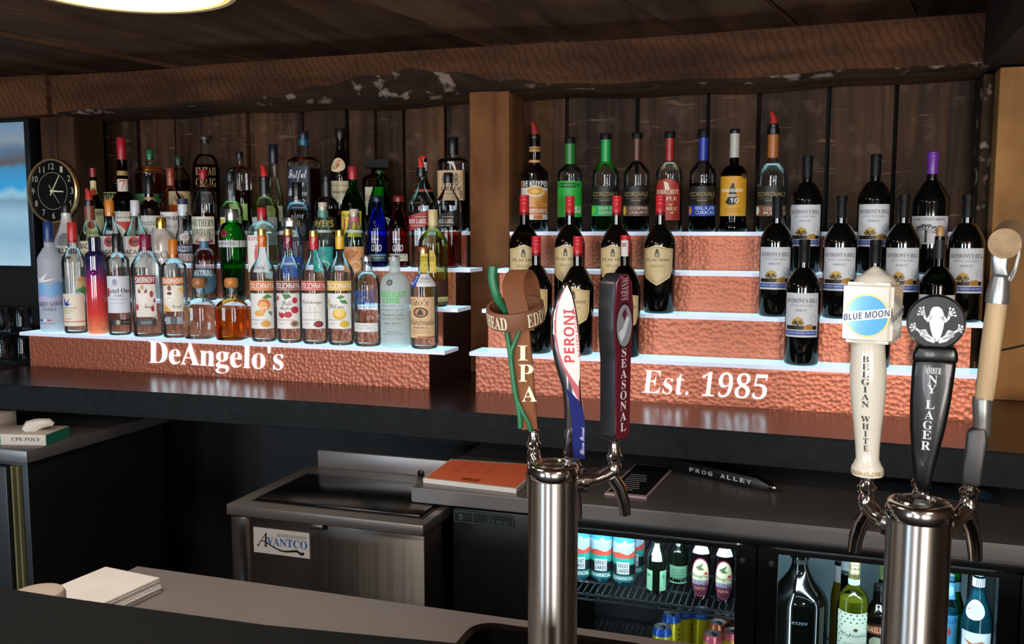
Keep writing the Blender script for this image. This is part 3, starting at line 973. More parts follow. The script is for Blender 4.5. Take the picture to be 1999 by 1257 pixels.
bottle('L', 1, 227, 47, 456, 'clear vodka bottle with black cap and tall white label', CLEAR, 508, 494, 20, cap=('cap', '#151316', 491, 19), liq=(WATER, 532), group=L1,
    labels=[('label', 538, 609, 66, 2, '#dfe0e8', [e(-.25, .17, .22, .11, '#b6b2bf'), e(-.25, .15, .1, .06, '#8f8ea0'), t('Ketel One', 'bs', -.95, .33, .95, .46, BK), r(-.95, .33, -.72, .55, '#a03038'), t('VODKA', 'sans', -.35, .5, .35, .56, '#5a5a66'), t('FAMILY MADE', 'sans', -.7, .61, .6, .64, '#77778a'), r(-.6, .72, .5, .735, '#a8a8b6')]),
            ('bottom_label', 622, 632, 70, 2, '#232024', [e(-.1, .5, .14, .48, '#b09a78'), t('IMPORTED', 'sans', .25, .3, .8, .7, '#b09a78')])])
bottle('L', 1, 283, 66, 457, 'big clear vodka bottle with maroon cap and raspberry label', CLEAR, 522, 492, 26, cap=('cap', '#7d1c3c', 489, 24), liq=(WATER, 540), group=L1, n=2.5,
    labels=[('brand_band', 536, 553, 62, 20, '#8f2230', [t('SMIRNOFF', 'sb', -.92, .2, .92, .85, '#f2e8e0')]),
            ('label', 553, 616, 58, 18, '#e6dbd2', [e(.62, .3, .18, .1, '#b01f38'), e(.7, .75, .16, .09, '#b82038'), e(-.85, .7, .14, .1, '#b01f38'), e(.9, .5, .1, .07, '#c03048'), e(-.3, .1, .18, .08, '#c8a850'), p([(-.7, .12), (-.45, .22), (-.1, .22), (.15, .12), (.2, .4), (-.05, .58), (-.28, .68), (-.5, .58), (-.75, .4)], '#f0e8e0'), p([(-.7, .12), (-.45, .22), (-.1, .22), (.15, .12), (.2, .25), (-.28, .3), (-.75, .25)], '#7a2432'), e(-.28, .25, .2, .04, '#f0e8e0'), t('Smirnoff', 'sc', -.1, .62, .8, .78, BK, 0)]),
            ('bottom_label', 620, 633, 55, 10, '#3a3a3e', [r(-.6, .3, .6, .7, '#707074')])])
bottle('L', 1, 337, 50, 467, 'clear vodka bottle with orange cap and orange band label', CLEAR, 520, 505, 20, cap=('cap', '#d0781f', 503, 18), liq=(WATER, 530), group=L1, n=2.5,
    labels=[('brand_band', 540, 554, 76, 14, '#d8752c', [t('SMIRNOFF', 'sb', -.95, .2, .95, .85, '#f4ece4')]),
            ('label', 556, 606, 72, 14, '#e6dccb', [p([(-.9, .7), (-.5, .85), (-.2, 1), (-.9, 1)], '#eaa23c'), p([(.5, .1), (.95, .05), (.95, .35)], '#ecc060'), e(-.35, .1, .2, .1, '#7a3a26'), p([(-.8, .16), (-.5, .26), (-.2, .26), (.1, .16), (.15, .45), (-.1, .6), (-.35, .68), (-.6, .6), (-.85, .45)], '#f2ebdf'), e(-.35, .3, .26, .06, '#5a2f24'), t('Smirnoff', 'sc', -.1, .74, .85, .9, BK), r(-.55, .46, -.15, .48, '#a09080')]),
            ('bottom_label', 616, 630, 60, 8, '#9aa0a8', [r(-.4, 0, .4, 1, '#4a4c52')])])
def patron(x, w, label, liqc, corkc, tie, lvl):
    o = bottle('L', 1, x, w, 541, label, CLEAR, 600, 583, 21, cap=('cork', corkc, 562, 28), liq=(liqc, lvl), group=L1, n=3.2, k=0.15, lip=.004, rot=20)
    zz = onY(x, 577, 2.733).z - ZT[0]
    vs, fs = tube([(.0115 * math.cos(a * math.pi / 8), .0115 * math.sin(a * math.pi / 8), zz) for a in range(17)], .0014, 6)
    ta = beta(x) - R(-35)
    v2, f2 = tube([(math.sin(ta) * .0125, -math.cos(ta) * .0125, zz), (math.sin(ta) * .02, -math.cos(ta) * .02, zz - .008), (math.sin(ta) * .022, -math.cos(ta) * .022, zz - .022)], .003, 6)
    V, Fc = merge([(vs, fs), (v2, f2)])
    mesh('ribbon', V, Fc, M(tie, 0.5), o)
    return o
patron(388, 60, 'squat clear tequila bottle with round cork and green ribbon', WATER, '#a5683f', '#4f9a4a', 628)
patron(451, 72, 'squat bottle of amber tequila with round cork and orange ribbon', '#f0b85c', '#c47a35', '#d98a3a', 606)
def stoli(x, w, top, label, c, brand, art, lvl, neckb):
    return bottle('L', 1, x, w, top, label, CLEAR, 532, 500, 17, cap=('screw', ('#c79a58', 0.3, 0.8), top + 12, 18), capsule=(c, neckb), liq=(WATER, lvl), group=L1, k=0.75,
        labels=[('brand_band', 547, 566, 66, 14, c, [r(-1, .02, 1, .08, '#e8d0a0'), r(-1, .86, 1, .92, '#e8d0a0'), t('STOLICHNAYA', 'sb', -.95, .2, .95, .78, '#f6f0e8')]),
                ('label', 571, 639, 63, 15, '#e9e6e2', art + [t('PREMIUM VODKA', 'sans', -.8, .735, .5, .765, '#8a4038'), r(-.6, .85, -.2, .865, '#a0a0a0')]),
                ('neck_print', 463, 476, 30, 5, None, [t('S', 'sc', -.9, .05, .9, .95, '#f0e6d8')])])
stoli(511, 51, 447, 'flavoured vodka bottle with orange sleeve and orange fruit label', '#d96a20', '', [e(.25, .32, .45, .17, '#e08040'), e(.2, .36, .34, .12, '#f0b070'), p([(-.1, .58), (.35, .45), (.2, .64)], '#d8602c'), e(-.1, .56, .35, .09, '#e8a848'), p([(.1, .12), (.5, .02), (.85, .1), (.4, .16)], '#4f8a3c'), p([(.5, .52), (.75, .5), (.8, .66)], '#4f8a3c'), t('Ohranj', 'sc', -.3, .34, .5, .46, '#faf0e0'), e(.35, .86, .36, .09, '#d9a04a')], 520, 482)
stoli(562, 51, 447, 'flavoured vodka bottle with dark maroon sleeve and raspberry label', '#7a1c34', '', [e(-.75, .14, .16, .07, '#c83050'), e(.6, .2, .2, .09, '#c83848'), e(.6, .47, .28, .1, '#c42a3c'), e(.1, .6, .28, .09, '#b82438'), e(-.35, .62, .2, .08, '#c42a3c'), p([(-.3, .02), (.2, .02), (.35, .1), (-.1, .18)], '#3f7a38'), p([(-.7, .5), (-.5, .56), (-.6, .7)], '#3f7a38'), t('Stoli', 'sc', -.35, .2, .35, .34, '#403438'), t('Razberi', 'sc', -.5, .36, .45, .5, '#403438'), e(.55, .86, .3, .09, '#b08a50'), e(.55, .86, .16, .05, '#6a4a7a')], 532, 484)
stoli(612, 52, 450, 'flavoured vodka bottle with bright red sleeve and handwritten white label', '#c4262c', '', [t('Stolichnaya', 'sc', -.85, .18, .7, .34, '#50484a'), r(.2, .36, .22, .75, '#707070'), r(-.1, .36, -.08, .6, '#707070'), r(-.9, .53, .7, .54, '#8a8a8a'), e(.45, .87, .34, .09, '#5a3a30'), e(.45, .87, .2, .06, '#b02a30')], 545, 487)
stoli(663, 52, 449, 'flavoured vodka bottle with yellow sleeve and lemon label', '#e0b020', '', [p([(-.1, .12), (.25, .04), (.5, .1), (.2, .17)], '#4a8a3c'), p([(.1, .2), (.5, .18), (.75, .3), (.3, .28)], '#4a8a3c'), p([(-.85, .2), (-.7, .1), (-.6, .3), (-.8, .5)], '#c8b070'), e(.1, .58, .48, .16, '#e0ac28'), e(.12, .55, .38, .12, '#f2d070'), t('Citros', 'sc', -.6, .3, .4, .42, '#40403c'), e(.45, .87, .34, .09, '#d8b830')], 545, 486)
bottle('L', 1, 716, 53, 499, 'clear round shouldered vodka bottle with large blue lettering', CLEAR, 558, 531, 21, cap=('cap', ('#b9bcc0', 0.3, 0.8), 510, 19), liq=(WATER, 617), group=L1, k=0.05, lip=.003,
    labels=[('printed_lettering', 565, 593, 62, 16, None, [t('ABSOLUT', 'sb', -1, 0, .95, .46, '#2a5cb4'), t('VODKA', 'sb', -.75, .52, .75, 1, '#2a5cb4')]),
            ('printed_script', 594, 599, 58, 16, None, [t('Country of Sweden', 'sc', -1, 0, .9, 1, '#50586a')]),
            ('label', 628, 645, 62, 15, '#e2dedb', [r(-.8, .25, .3, .32, '#9a9aa0'), t('40% ALC./VOL.', 'sans', -.8, .5, .5, .68, '#80808a')])])
bottle('L', 1, 770, 58, 499, 'frosted round shouldered vodka bottle with green lettering', FROSTL, 562, 532, 21, cap=('cap', ('#b9bcc0', 0.3, 0.8), 509, 20), group=L1, k=0.05, lip=.003,
    labels=[('printed_lettering', 567, 590, 60, 14, None, [t('ABSOLUT', 'sb', -1, 0, .98, .47, '#4fc85a'), t('LIME', 'sb', -.6, .53, .5, 1, '#4fc85a')]),
            ('printed_script', 592, 632, 58, 12, None, [t('Superb vodka with a', 'sc', -.85, .0, .9, .14, '#6a6f7a'), t('bold and crisp lime', 'sc', -.95, .2, .95, .34, '#6a6f7a'), t('blended vodka', 'sc', -.8, .42, .8, .56, '#6a6f7a'), t('from the village of', 'sc', -.9, .62, .9, .76, '#6a6f7a'), t('Ahus, Sweden', 'sc', -.6, .84, .6, .97, '#6a6f7a')]),
            ('printed_note', 644, 652, 50, 10, None, [t('IMPORTED', 'sans', -.45, 0, .45, .35, '#5a6a7a'), r(-.9, .62, .9, .75, '#7a8a98')]),
            ('medallion', 544, 556, 13, 22, '#40474c', [e(0, .5, .5, .28, '#7d868c')], 'oval')])
bottle('L', 1, 827, 54, 482, 'vodka bottle with copper cap, tan paper label and blue white collar', CLEAR, 556, 534, 22, cap=('cap', ('#c98a66', 0.3, 0.7), 495, 20), liq=(WATER, 573), group=L1, k=0.8,
    labels=[('label', 578, 657, 62, 16, '#ddb78a', [t("Tito's", 'is', -.95, .05, .55, .2, BK), e(-.02, .375, .52, .125, '#2a1d18'), e(-.02, .375, .42, .095, '#c98a58'), p([(-.25, .44), (-.1, .32), (0, .29), (.12, .34), (.2, .44)], '#2a1d18'), t('Handmade', 'is', -.9, .53, .95, .68, BK), t('VODKA', 'bs', -.6, .72, .5, .77, '#4a3a2a'), r(-.8, .81, .6, .82, '#8a6a48'), r(-.8, .86, .7, .87, '#8a6a48'), r(-.2, .96, 1, .99, '#8a4a28')]),
            ('neck_collar', 534, 558, 80, 5, '#e2e4e8', [r(-1, 0, -.35, 1, '#3458b8'), e(-.68, .5, .2, .35, '#d8dcea'), e(-.68, .5, .14, .24, '#3458b8'), r(.75, 0, 1, 1, '#b03a3a'), t('VODKA', 'bs', -.2, .3, .5, .45, '#5a6aa0'), r(-.2, .6, .5, .64, '#8a94b8')])])

# ---- left display, second step
bottle('L', 2, 128, 60, 396, 'white coconut rum bottle with black cap and palm tree print', WHITEB, 490, 424, 20, cap=('cap', '#151315', 422, 19), group=L2, k=0.9,
    labels=[('printed_art', 455, 512, 60, 10, None, [p([(-.65, .12), (-.3, 0), (.2, 0), (.5, .1), (.55, .35), (.3, .45), (-.2, .42), (-.6, .4)], '#8a8a90'), t('MALIBU', 'sb', -.95, .5, .75, .7, BK), p([(-.3, .78), (-.05, .74), (.2, .79), (.05, .83), (.02, 1), (-.08, 1), (-.05, .84)], '#3a2c1c'), e(.15, .82, .18, .05, '#5a4a24'), e(-.25, .82, .18, .05, '#5a4a24')])])
bottle('L', 2, 173, 46, 368, 'rum bottle with red pour spout and brown neck sleeve', PALE, 468, 432, 20, cap=('pour', '#d03a34', 402, 24, 391), capsule=('#8a4a34', 430), liq=('#f0f6f2', 510), group=L2,
    labels=[('label', 470, 520, 60, 10, '#d9cfae', [t('BACARDI', 'sb', -.9, .1, .9, .3, BK), r(-.7, .5, .5, .6, '#a08a50')])])
def rum(x, w, label, capc, strip, gl):
    return bottle('L', 2, x, w, 391, label, gl, 466, 436, 20, cap=('cap', capc, 422, 19), liq=(WATER, 470), group=L2, k=0.7,
        labels=[('label', 461, 520, 62, 10, '#e4dcd6', [e(0, .2, .42, .2, '#e8e0da'), e(0, .18, .4, .17, '#b03c3c'), p([(-.3, .16), (-.1, .12), (0, .16), (.1, .12), (.3, .16), (.12, .2), (0, .27), (-.12, .2)], '#3a1414'), t('BACARDI', 'sb', -.95, .44, .95, .58, BK)] + strip)])
rum(213, 46, 'rum bottle with orange cap and orange striped white label', '#e0862a', [r(-.8, .62, .8, .72, '#e08428')], CLEAR)
rum(263, 52, 'pale green rum bottle with white cap and plain white label', '#d8d6da', [t('SUPERIOR', 'sans', -.6, .62, .6, .7, '#605a58'), r(-.5, .76, .5, .78, '#9a928c')], PALE)
bottle('L', 2, 314, 58, 425, 'white cream liqueur bottle with gold cap', WHITEB, 478, 447, 20, cap=('cap', ('#c9a445', 0.25, 0.9), 446, 21), group=L2, k=0.55,
    labels=[('printed_lettering', 487, 508, 78, 0, None, [t('RumChata', 'bs', -.95, .1, .95, .8, '#7a6256')])])
bottle('L', 2, 356, 34, 388, 'slim clear sambuca bottle with navy and white cap', CLEAR, 470, 446, 21, cap=('cap', '#d5d8de', 421, 20), liq=(WATER, 460), group=L2,
    labels=[('cap_band', 388, 399, 100, 0, '#232c50', []), ('brand_band', 478, 493, 80, 8, '#2d3d72', [t('LUXAZZOTTI', 'sb', -.95, .15, .95, .85, '#e0e2ea')]), ('label', 495, 508, 80, 8, '#d6d0cc', [t('SAMBUCA', 'bs', -.9, .1, .9, .9, '#8a4038')]),
            ('neck_seal', 455, 470, 35, -5, '#d8d2d0', [e(0, .5, .6, .35, '#b8aaa8')], 'oval')])
bottle('L', 2, 398, 49, 461, 'round tequila bottle with blue starry disc label and wood stopper', glass('#e3d4d0', 0.5), 510, 484, 18, cap=('cap', '#c9b3a4', 471, 27), capsule=('#3c6a8c', 484), liq=('#f4efee', 526), group=L2, k=0.1,
    labels=[('label', 521, 573, 68, 6, '#3c5a70', [e(.1, .5, .8, .42, '#46687e'), t('ASTRAL', 'sb', -.75, .1, .6, .32, '#c8d8e0'), e(-.05, .45, .3, .14, '#20343f'), e(-.05, .43, .1, .05, '#c8d8e0')], 'oval')])
bottle('L', 2, 452, 56, 408, 'large ribbed green gin bottle with silver band and silver cap', GREEN, 470, 434, 26, cap=('cap', ('#c0c0be', 0.25, 0.9), 430, 27), liq=('#3fae4a', 508), group=L2, k=0.0, taper=.22, lip=.0,
    labels=[('metal_band', 469, 482, 170, 0, ('steel'), [t('TANQUERAY TEN', 'sans', -.6, .25, .1, .75, '#56565a')]) if False else ('silver_band', 469, 482, 175, 0, '#bfbfc2', [t('TANQUERAY N TEN', 'sans', -.45, .25, .05, .75, '#56565a')]),
            ('red_seal', 447, 463, 16, 38, '#8a1f2a', [e(0, .5, .6, .3, '#5c1018')], 'oval')])
bottle('L', 2, 511, 52, 405, 'square clear gin bottle with red cap and white label', PALE, 452, 432, 20, cap=('cap', '#b3262c', 430, 19), liq=(WATER, 462), group=L2, n=4.5, k=0.3, rot=24,
    labels=[('label', 459, 530, 78, 0, '#e3dedc', [t('BEEFEATER', 'bs', -.95, .03, .95, .14, '#c02c38'), e(-.1, .3, .12, .05, '#c86850'), p([(-.25, .36), (0, .34), (.1, .6), (-.02, .75), (-.2, .75), (-.3, .55)], '#c4584a'), t('LONDON', 'bs', -.6, .84, .6, .92, '#704040')])])
bottle('L', 2, 568, 46, 425, 'clear bottle with wide silver collar cap and blue label', CLEAR, 480, 444, 24, cap=('cap', ('#c4c4c2', 0.22, 0.9), 442, 38), liq=('#e8f2ff', 470), group=L2, k=0.8,
    labels=[('neck_label', 449, 462, 50, 4, '#d4dfe2', [e(-.3, .5, .2, .25, '#8a9aa0'), e(.3, .5, .2, .25, '#8a9aa0')]), ('label', 500, 540, 55, 2, '#2f55a0', [r(-.7, .3, .7, .4, '#c0cce4')])])
def espolon(x, label, c, neckc):
    return bottle('L', 2, x, 42, 395 if x < 660 else 408, label, PALE, 470, 432, 20, cap=('cap', '#cdb9ae', 411 if x < 660 else 423, 18), capsule=(neckc, 424 if x < 660 else 434), liq=('#f0f4ee', 476), group=L2, k=0.9,
        labels=[('label', 481, 530, 66, 12, c, [p([(-.8, .3), (-.2, .1), (.5, .2), (.2, .4), (-.5, .6)], '#2f8f8a' if c.startswith('#3') else '#b8703c'), e(.2, .75, .5, .2, '#bfe0d8' if c.startswith('#3') else '#efc79a'), e(.2, .75, .36, .14, c)]),
                ('shoulder_ring', 449, 454, 178, 0, '#c8dde6', [])])
espolon(630, 'clear tequila bottle with teal paper label', '#35b3a8', '#4a8a7c')
espolon(691, 'clear tequila bottle with orange paper label', '#dd9a62', '#b0606a')
bottle('L', 2, 845, 58, 409, 'flask of pale yellow liqueur with cream cap and yellow label', PALE, 474, 447, 19, cap=('cap', '#d9c48e', 447, 19), liq=('#e8e2a0', 479), group=L2, k=0.55, cone=False,
    labels=[('label', 486, 531, 36, 26, '#e6c43a', [t('CITRO', 'sb', -.9, .3, .8, .52, '#8a7420'), t('MIRCONI', 'sans', -.7, .62, .6, .74, '#a08a30')], 'arch'), ('back_label', 545, 576, 30, -50, '#4e2420', []), ('bottom_script', 578, 587, 40, -30, '#d8d08a', [t('Lemon', 'sc', -.8, .1, .8, .9, '#7a6a2a')])])

# ---- left display, third step
bottle('L', 3, 181, 40, 328, 'green whiskey bottle with dark red foil top, cream label', GREEND, 410, 372, 15, cap=('cap', '#8a1c24', 352, 14), group=L3,
    labels=[('neck_label', 353, 379, 48, 6, '#d9c48c', [e(0, .82, .8, .3, '#b04028')]), ('label', 408, 470, 64, 6, '#e2d6a6', [t('JAMESON', 'bs', -.95, .06, .95, .24, '#20301c'), e(-.25, .5, .35, .13, '#b03a26'), t('IRISH', 'bs', -.5, .7, .5, .8, '#7a2c1c')])])
bottle('L', 3, 236, 48, 269, 'dark whiskey bottle with tall red pourer cap and red 7 neck label', AMBERD, 396, 374, 21, cap=('cap', '#b41f2c', 318, 18), liq=('#4a1c0c', 392), group=L3, k=0.4,
    labels=[('neck_label', 350, 374, 75, 8, '#dcd3c2', [t('7', 'bs', -.4, .08, .4, .9, '#c03028')]), ('gold_band', 334, 343, 170, 0, '#a8884a', []), ('label', 413, 478, 66, 8, '#ded6c6', [t("Seagram's", 'sc', -.9, .1, .9, .24, BK), p([(-.6, .3), (.9, .3), (.3, .62), (-.1, .45)], '#c43026')])])
bottle('L', 3, 290, 50, 343, 'black whisky bottle with black cap and white script label', DARKB, 410, 392, 19, cap=('cap', '#141416', 385, 16), group=L3, k=0.3,
    labels=[('gold_band', 385, 390, 170, 0, '#b98a4a', []), ('label', 421, 490, 62, 6, '#d8d4d0', [t('Canadian', 'si', -.95, .12, .75, .28, '#343030'), t('Mist', 'sc', -.4, .32, .3, .5, '#50484a')])])
bottle('L', 3, 332, 46, 328, 'clear scotch bottle with red cork top and pale label', CLEAR, 398, 366, 14, cap=('cap', '#8f3c2a', 347, 17), capsule=('#a8543c', 362), liq=('#d8925a', 400), group=L3,
    labels=[('label', 414, 470, 66, 6, '#dcd2cd', [t("Dewar's", 'bs', -.95, .08, .9, .28, '#3c3434'), t('White Label', 'sans', -.6, .42, .7, .56, '#8a7a78')])])
bottle('L', 3, 396, 52, 331, 'clear liqueur bottle with red cap and off-white block letter label', CLEAR, 400, 358, 18, cap=('cap', '#a31f2a', 351, 17), liq=('#b86a3c', 415), group=L3, k=0.3,
    labels=[('label', 423, 476, 58, 14, '#d6d3bf', [t('SOUTHERN', 'bs', -.95, .1, .95, .36, BK), t('COMFORT', 'bs', -.95, .44, .95, .7, BK), r(-.5, .84, .8, .96, '#a03434')])])
bottle('L', 3, 449, 46, 334, 'clear bottle with black cap and fluted neck', CLEAR, 412, 392, 20, cap=('cap', '#141514', 354, 20), liq=('#d8e8b8', 420), group=L3, k=0.2,
    labels=[('label', 424, 470, 60, 6, '#d8d8c0', [r(-1, .1, -.5, .6, '#c8b030')])])
bottle('L', 3, 515, 54, 322, 'pale bottle with red pour spout and black neck sleeve', PALE, 412, 384, 20, cap=('pour', '#d0262a', 354, 22, 345), capsule=('#17181a', 378), liq=('#e0dcbc', 400), group=L3, k=0.5,
    labels=[('label', 424, 478, 62, 6, '#b3aeb0', [t('Resin', 'sans', -.2, .3, .7, .4, '#7a767a'), r(-.4, .5, .7, .52, '#8a868a')])])
bottle('L', 3, 579, 56, 356, 'clear wide shouldered bottle with black pour cap', CLEAR, 420, 394, 22, cap=('cap', '#131416', 390, 20), liq=('#dfe8ec', 428), group=L3, k=0.2,
    labels=[('label', 426, 470, 46, -20, '#1c1c20', [e(0, .5, .3, .3, '#50505a')])])
bottle('L', 3, 637, 48, 341, 'clear rum bottle with black cap and amber contents', CLEAR, 402, 384, 18, cap=('cap', '#15161a', 356, 18), capsule=('#1a1a1c', 386), liq=('#8a3c10', 408), group=L3, k=0.3,
    labels=[('label', 424, 480, 64, 16, '#201a16', [t('MYERS', 'sb', -.9, .1, .7, .34, '#d8a83a'), r(-1, .45, 1, .5, '#c89a30')]), ('neck_label', 362, 378, 40, 22, '#e0c040', [t('10', 'bs', -.6, .2, .6, .8, '#403010')])])
bottle('L', 3, 688, 50, 325, 'green scotch bottle with red cap and yellow label', GREEN, 410, 366, 17, cap=('cap', '#a82432', 351, 18), liq=('#7ab040', 392), group=L3, k=0.6,
    labels=[('label', 412, 462, 52, 14, '#d8c23c', [t('J', 'bs', -.85, .3, -.4, .75, '#b02a28'), t('B', 'bs', .35, .3, .85, .75, '#b02a28'), t('RARE', 'bs', -.8, .12, .8, .24, '#5a4a1c'), r(-.2, .35, .2, .7, '#b04030')])])
def effen(x, label, gl, capc):
    return bottle('L', 3, x, 42, 383, label, gl, 446, 410, 18, cap=('cap', capc, 394, 22), liq=None, group=L3, k=0.6, dy=-.019, lip=.002,
        labels=[('printed_lettering', 451, 490, 46, 8, None, [r(-.55, .0, -.42, .6, '#d8dcea'), r(-.25, .0, -.12, .6, '#d8dcea'), r(-.6, .38, .3, .42, '#d8dcea'), t('alto', 'si', -.6, .55, .6, 1, '#e2e6f0')]), ('label', 495, 509, 55, 4, '#2a4a58' if gl is BLUE else '#cfc6b0', [r(-1, .1, 1, .25, '#6aa8b0'), r(-.7, .5, .7, .6, '#9ab0a0')])])
effen(736, 'cobalt blue glass bottle with white lettering', BLUE, '#101838')
effen(778, 'deep red glass bottle with white lettering', REDB, '#7a1a14')
def walker(x, top, label, capk, lc, txt, dy, liqc):
    return bottle('L', 3, x, 46, top, label, CLEAR, 402, 366, 15, cap=capk, liq=liqc, group=L3, n=3.6, k=0.7, dy=dy, rot=20,
        labels=[('label', 410, 452, 88, 0, lc, [p([(-.9, .5), (.9, .24), (.9, .46), (-.9, .72)], '#e8e0d0') if False else t(txt, 'bs', -.85, .42, .8, .62, '#e8e0d8'), r(-.7, .7, .5, .73, '#c8a878'), r(-.2, .3, .8, .33, '#c8a878')], 'tilt')])
walker(822, 308, 'square scotch bottle with red pour spout and slanted red label', ('pour', '#d0342c', 346, 20, 328), '#96202a', 'RED LABEL', .016, ('#d8dcd4', 412))
walker(875, 337, 'square scotch bottle with black cap and slanted black label', ('cap', '#141414', 357, 18), '#14141a', 'BLACK LABEL', 0, ('#9a3210', 452))

# ---- left display, top step
bottle('L', 4, 292, 58, 293, 'square shouldered whiskey bottle with green cap and green label', CLEAR, 335, 325, 16, cap=('cap', '#1f6a44', 312, 16), liq=('#c8782c', 340), group=L4, n=4, k=0.2, rot=24,
    labels=[('side_print', 336, 378, 50, 0, None, [t('JAMES', 'sb', .05, 0, .45, 1, '#b9b4ac', -90), t('TRIPLE', 'sb', .55, .05, .78, .9, '#a8a49c', -90)]), ('label', 379, 430, 94, 0, '#2a6a3a', [e(.4, .3, .3, .2, '#d8d8c8'), e(.4, .3, .18, .12, '#2a6a3a')])])
bottle('L', 4, 228, 54, 352, 'squat brown bottle with wide cream label behind the red topped bottle', AMBERD, 378, 366, 18, cap=('cap', '#3a2c24', 360, 18), group=L4, k=0.2, dy=.02,
    labels=[('label', 376, 420, 84, 0, '#d9cf9e', [t('NORTHERN', 'bs', -.85, .04, -.2, .26, '#2a4a30'), e(.6, .4, .25, .3, '#c0b080')])])
bottle('L', 4, 348, 46, 303, 'whiskey bottle with dark green cap and tan label, beside the cork topped bottle', CLEAR, 360, 328, 17, cap=('cap', '#20301f', 323, 17), liq=('#5e2c14', 352), group=L4, k=0.2,
    labels=[('label', 374, 420, 66, 4, '#c5a97c', [e(0, .3, .4, .2, '#8a6a3c')])])
bottle('L', 4, 400, 58, 265, 'bourbon bottle with wide dark cork and gold capital lettering', CLEAR, 338, 300, 17, cap=('flat', '#3a2a20', 274, 25), liq=('#542410', 322), group=L4, k=0.0,
    labels=[('printed_lettering', 328, 368, 52, 4, None, [t('ELIJAH', 'bs', -.85, .0, .9, .42, '#b89468'), t('CRAIG', 'bs', -.85, .52, .9, .95, '#b89468')]), ('label', 374, 400, 34, -8, '#1c1412', [r(-.8, .1, .8, .16, '#8a6a48')])])
bottle('L', 4, 467, 42, 296, 'small black capped bourbon bottle with pale green label', CLEAR, 338, 324, 13, cap=('cap', '#15151a', 309, 15), liq=('#6e2412', 372), group=L4, n=3.5, k=0.2, rot=18,
    labels=[('label', 398, 430, 80, 0, '#8fae52', [r(-.6, .3, .6, .4, '#c4d08a')])])
bottle('L', 4, 533, 36, 282, 'tall necked clear bottle with dark purple neck foil', CLEAR, 392, 352, 16, cap=('cap', '#1c1826', 319, 18), liq=('#e0e4c8', 392), group=L4, k=0.8,
    labels=[('label', 402, 432, 60, 4, '#cfc8a8', [])])
bottle('L', 4, 592, 66, 257, 'square bourbon bottle with teal foil, dark navy label and white script', CLEAR, 317, 305, 19, cap=('cap', '#1a2630', 273, 20), capsule=('#1e5a74', 284), liq=('#8a3412', 330), group=L4, n=4.5, k=0.05, rot=30,
    labels=[('label', 326, 410, 84, 0, '#20222f', [t('Fistful', 'sc', -.8, .08, .8, .36, '#e4e2e8'), t('OF', 'sb', .1, .38, .6, .48, '#e4e2e8'), t('Bourbon', 'sc', -.85, .5, .8, .68, '#e4e2e8'), e(.2, .8, .45, .06, '#e4e2e8'), e(.2, .8, .36, .035, '#20222f'), r(-.5, .94, .6, .96, '#a0a0b0')])])
bottle('L', 4, 664, 44, 251, 'tall black liqueur bottle with cream shield on its neck', DARKB, 346, 288, 17, cap=('cap', '#17130f', 271, 20), group=L4, k=0.9,
    labels=[('neck_shield', 309, 337, 52, 24, '#dcc49e', [t('F', 'sc', -.5, .15, .5, .8, '#a04a30')], 'oval'), ('label', 354, 396, 62, 12, '#cfc3a0', [t('Frangelico', 'bs', -.95, .42, .9, .62, '#2a221c'), r(-.8, .2, .8, .23, '#8a7a50')], 'vee')])
bottle('L', 4, 736, 70, 312, 'square almond liqueur bottle with flat square black cap', glass('#b07a58', 0.4), 352, 340, 24, cap=('block', ('#0c0b0b', 0.6, 0, 0, 0, 0.2), 328, 44), liq=('#6e3016', 380), group=L4, n=5, k=0.1, dy=.13, rot=14,
    labels=[('label', 366, 420, 62, 0, '#d8cbb0', [t('DISARONNO', 'sb', -.9, .3, .9, .5, '#a85a28'), r(-.6, .62, .6, .66, '#c89a6a')])])
bottle('L', 4, 741, 48, 332, 'green gin bottle with dark green cap and oval cream label', GREEN, 410, 348, 16, cap=('cap', '#15401c', 339, 17), liq=('#4ab048', 384), group=L4, k=0.7, dy=-.005,
    labels=[('label', 423, 448, 66, 2, '#cfd3b4', [e(0, .5, .8, .38, '#2a6a34'), e(0, .5, .68, .3, '#cfd3b4')], 'oval')])
bottle('L', 4, 826, 46, 305, 'dark liqueur bottle with red and white cap, orange ring', DARKB, 392, 348, 15, cap=('cap', '#c4302c', 317, 14), capsule=('#dcd4d4', 334), group=L4, k=0.8,
    labels=[('neck_ring', 370, 375, 175, 0, '#c44a34', [])])
KC = bottle('L', 4, 884, 62, 268, 'big square bourbon bottle with black wax top and tan number label', CLEAR, 317, 307, 20, cap=('cap', '#131214', 302, 21), liq=('#1e0a05', 334), group=L4, n=4.5, k=0.05, rot=14,
    labels=[('label', 334, 392, 88, 0, '#c3a078', [t('KNOB', 'sans', -.55, .1, .6, .52, '#2a2320'), t('CREEK', 'sb', -.62, .54, .85, .68, '#2a2320'), t('9', 'bs', .66, .68, .86, .94, '#3a302a'), r(-.7, .76, .5, .78, '#7a6248'), r(-1, 0, -.9, 1, '#a8a040')])])

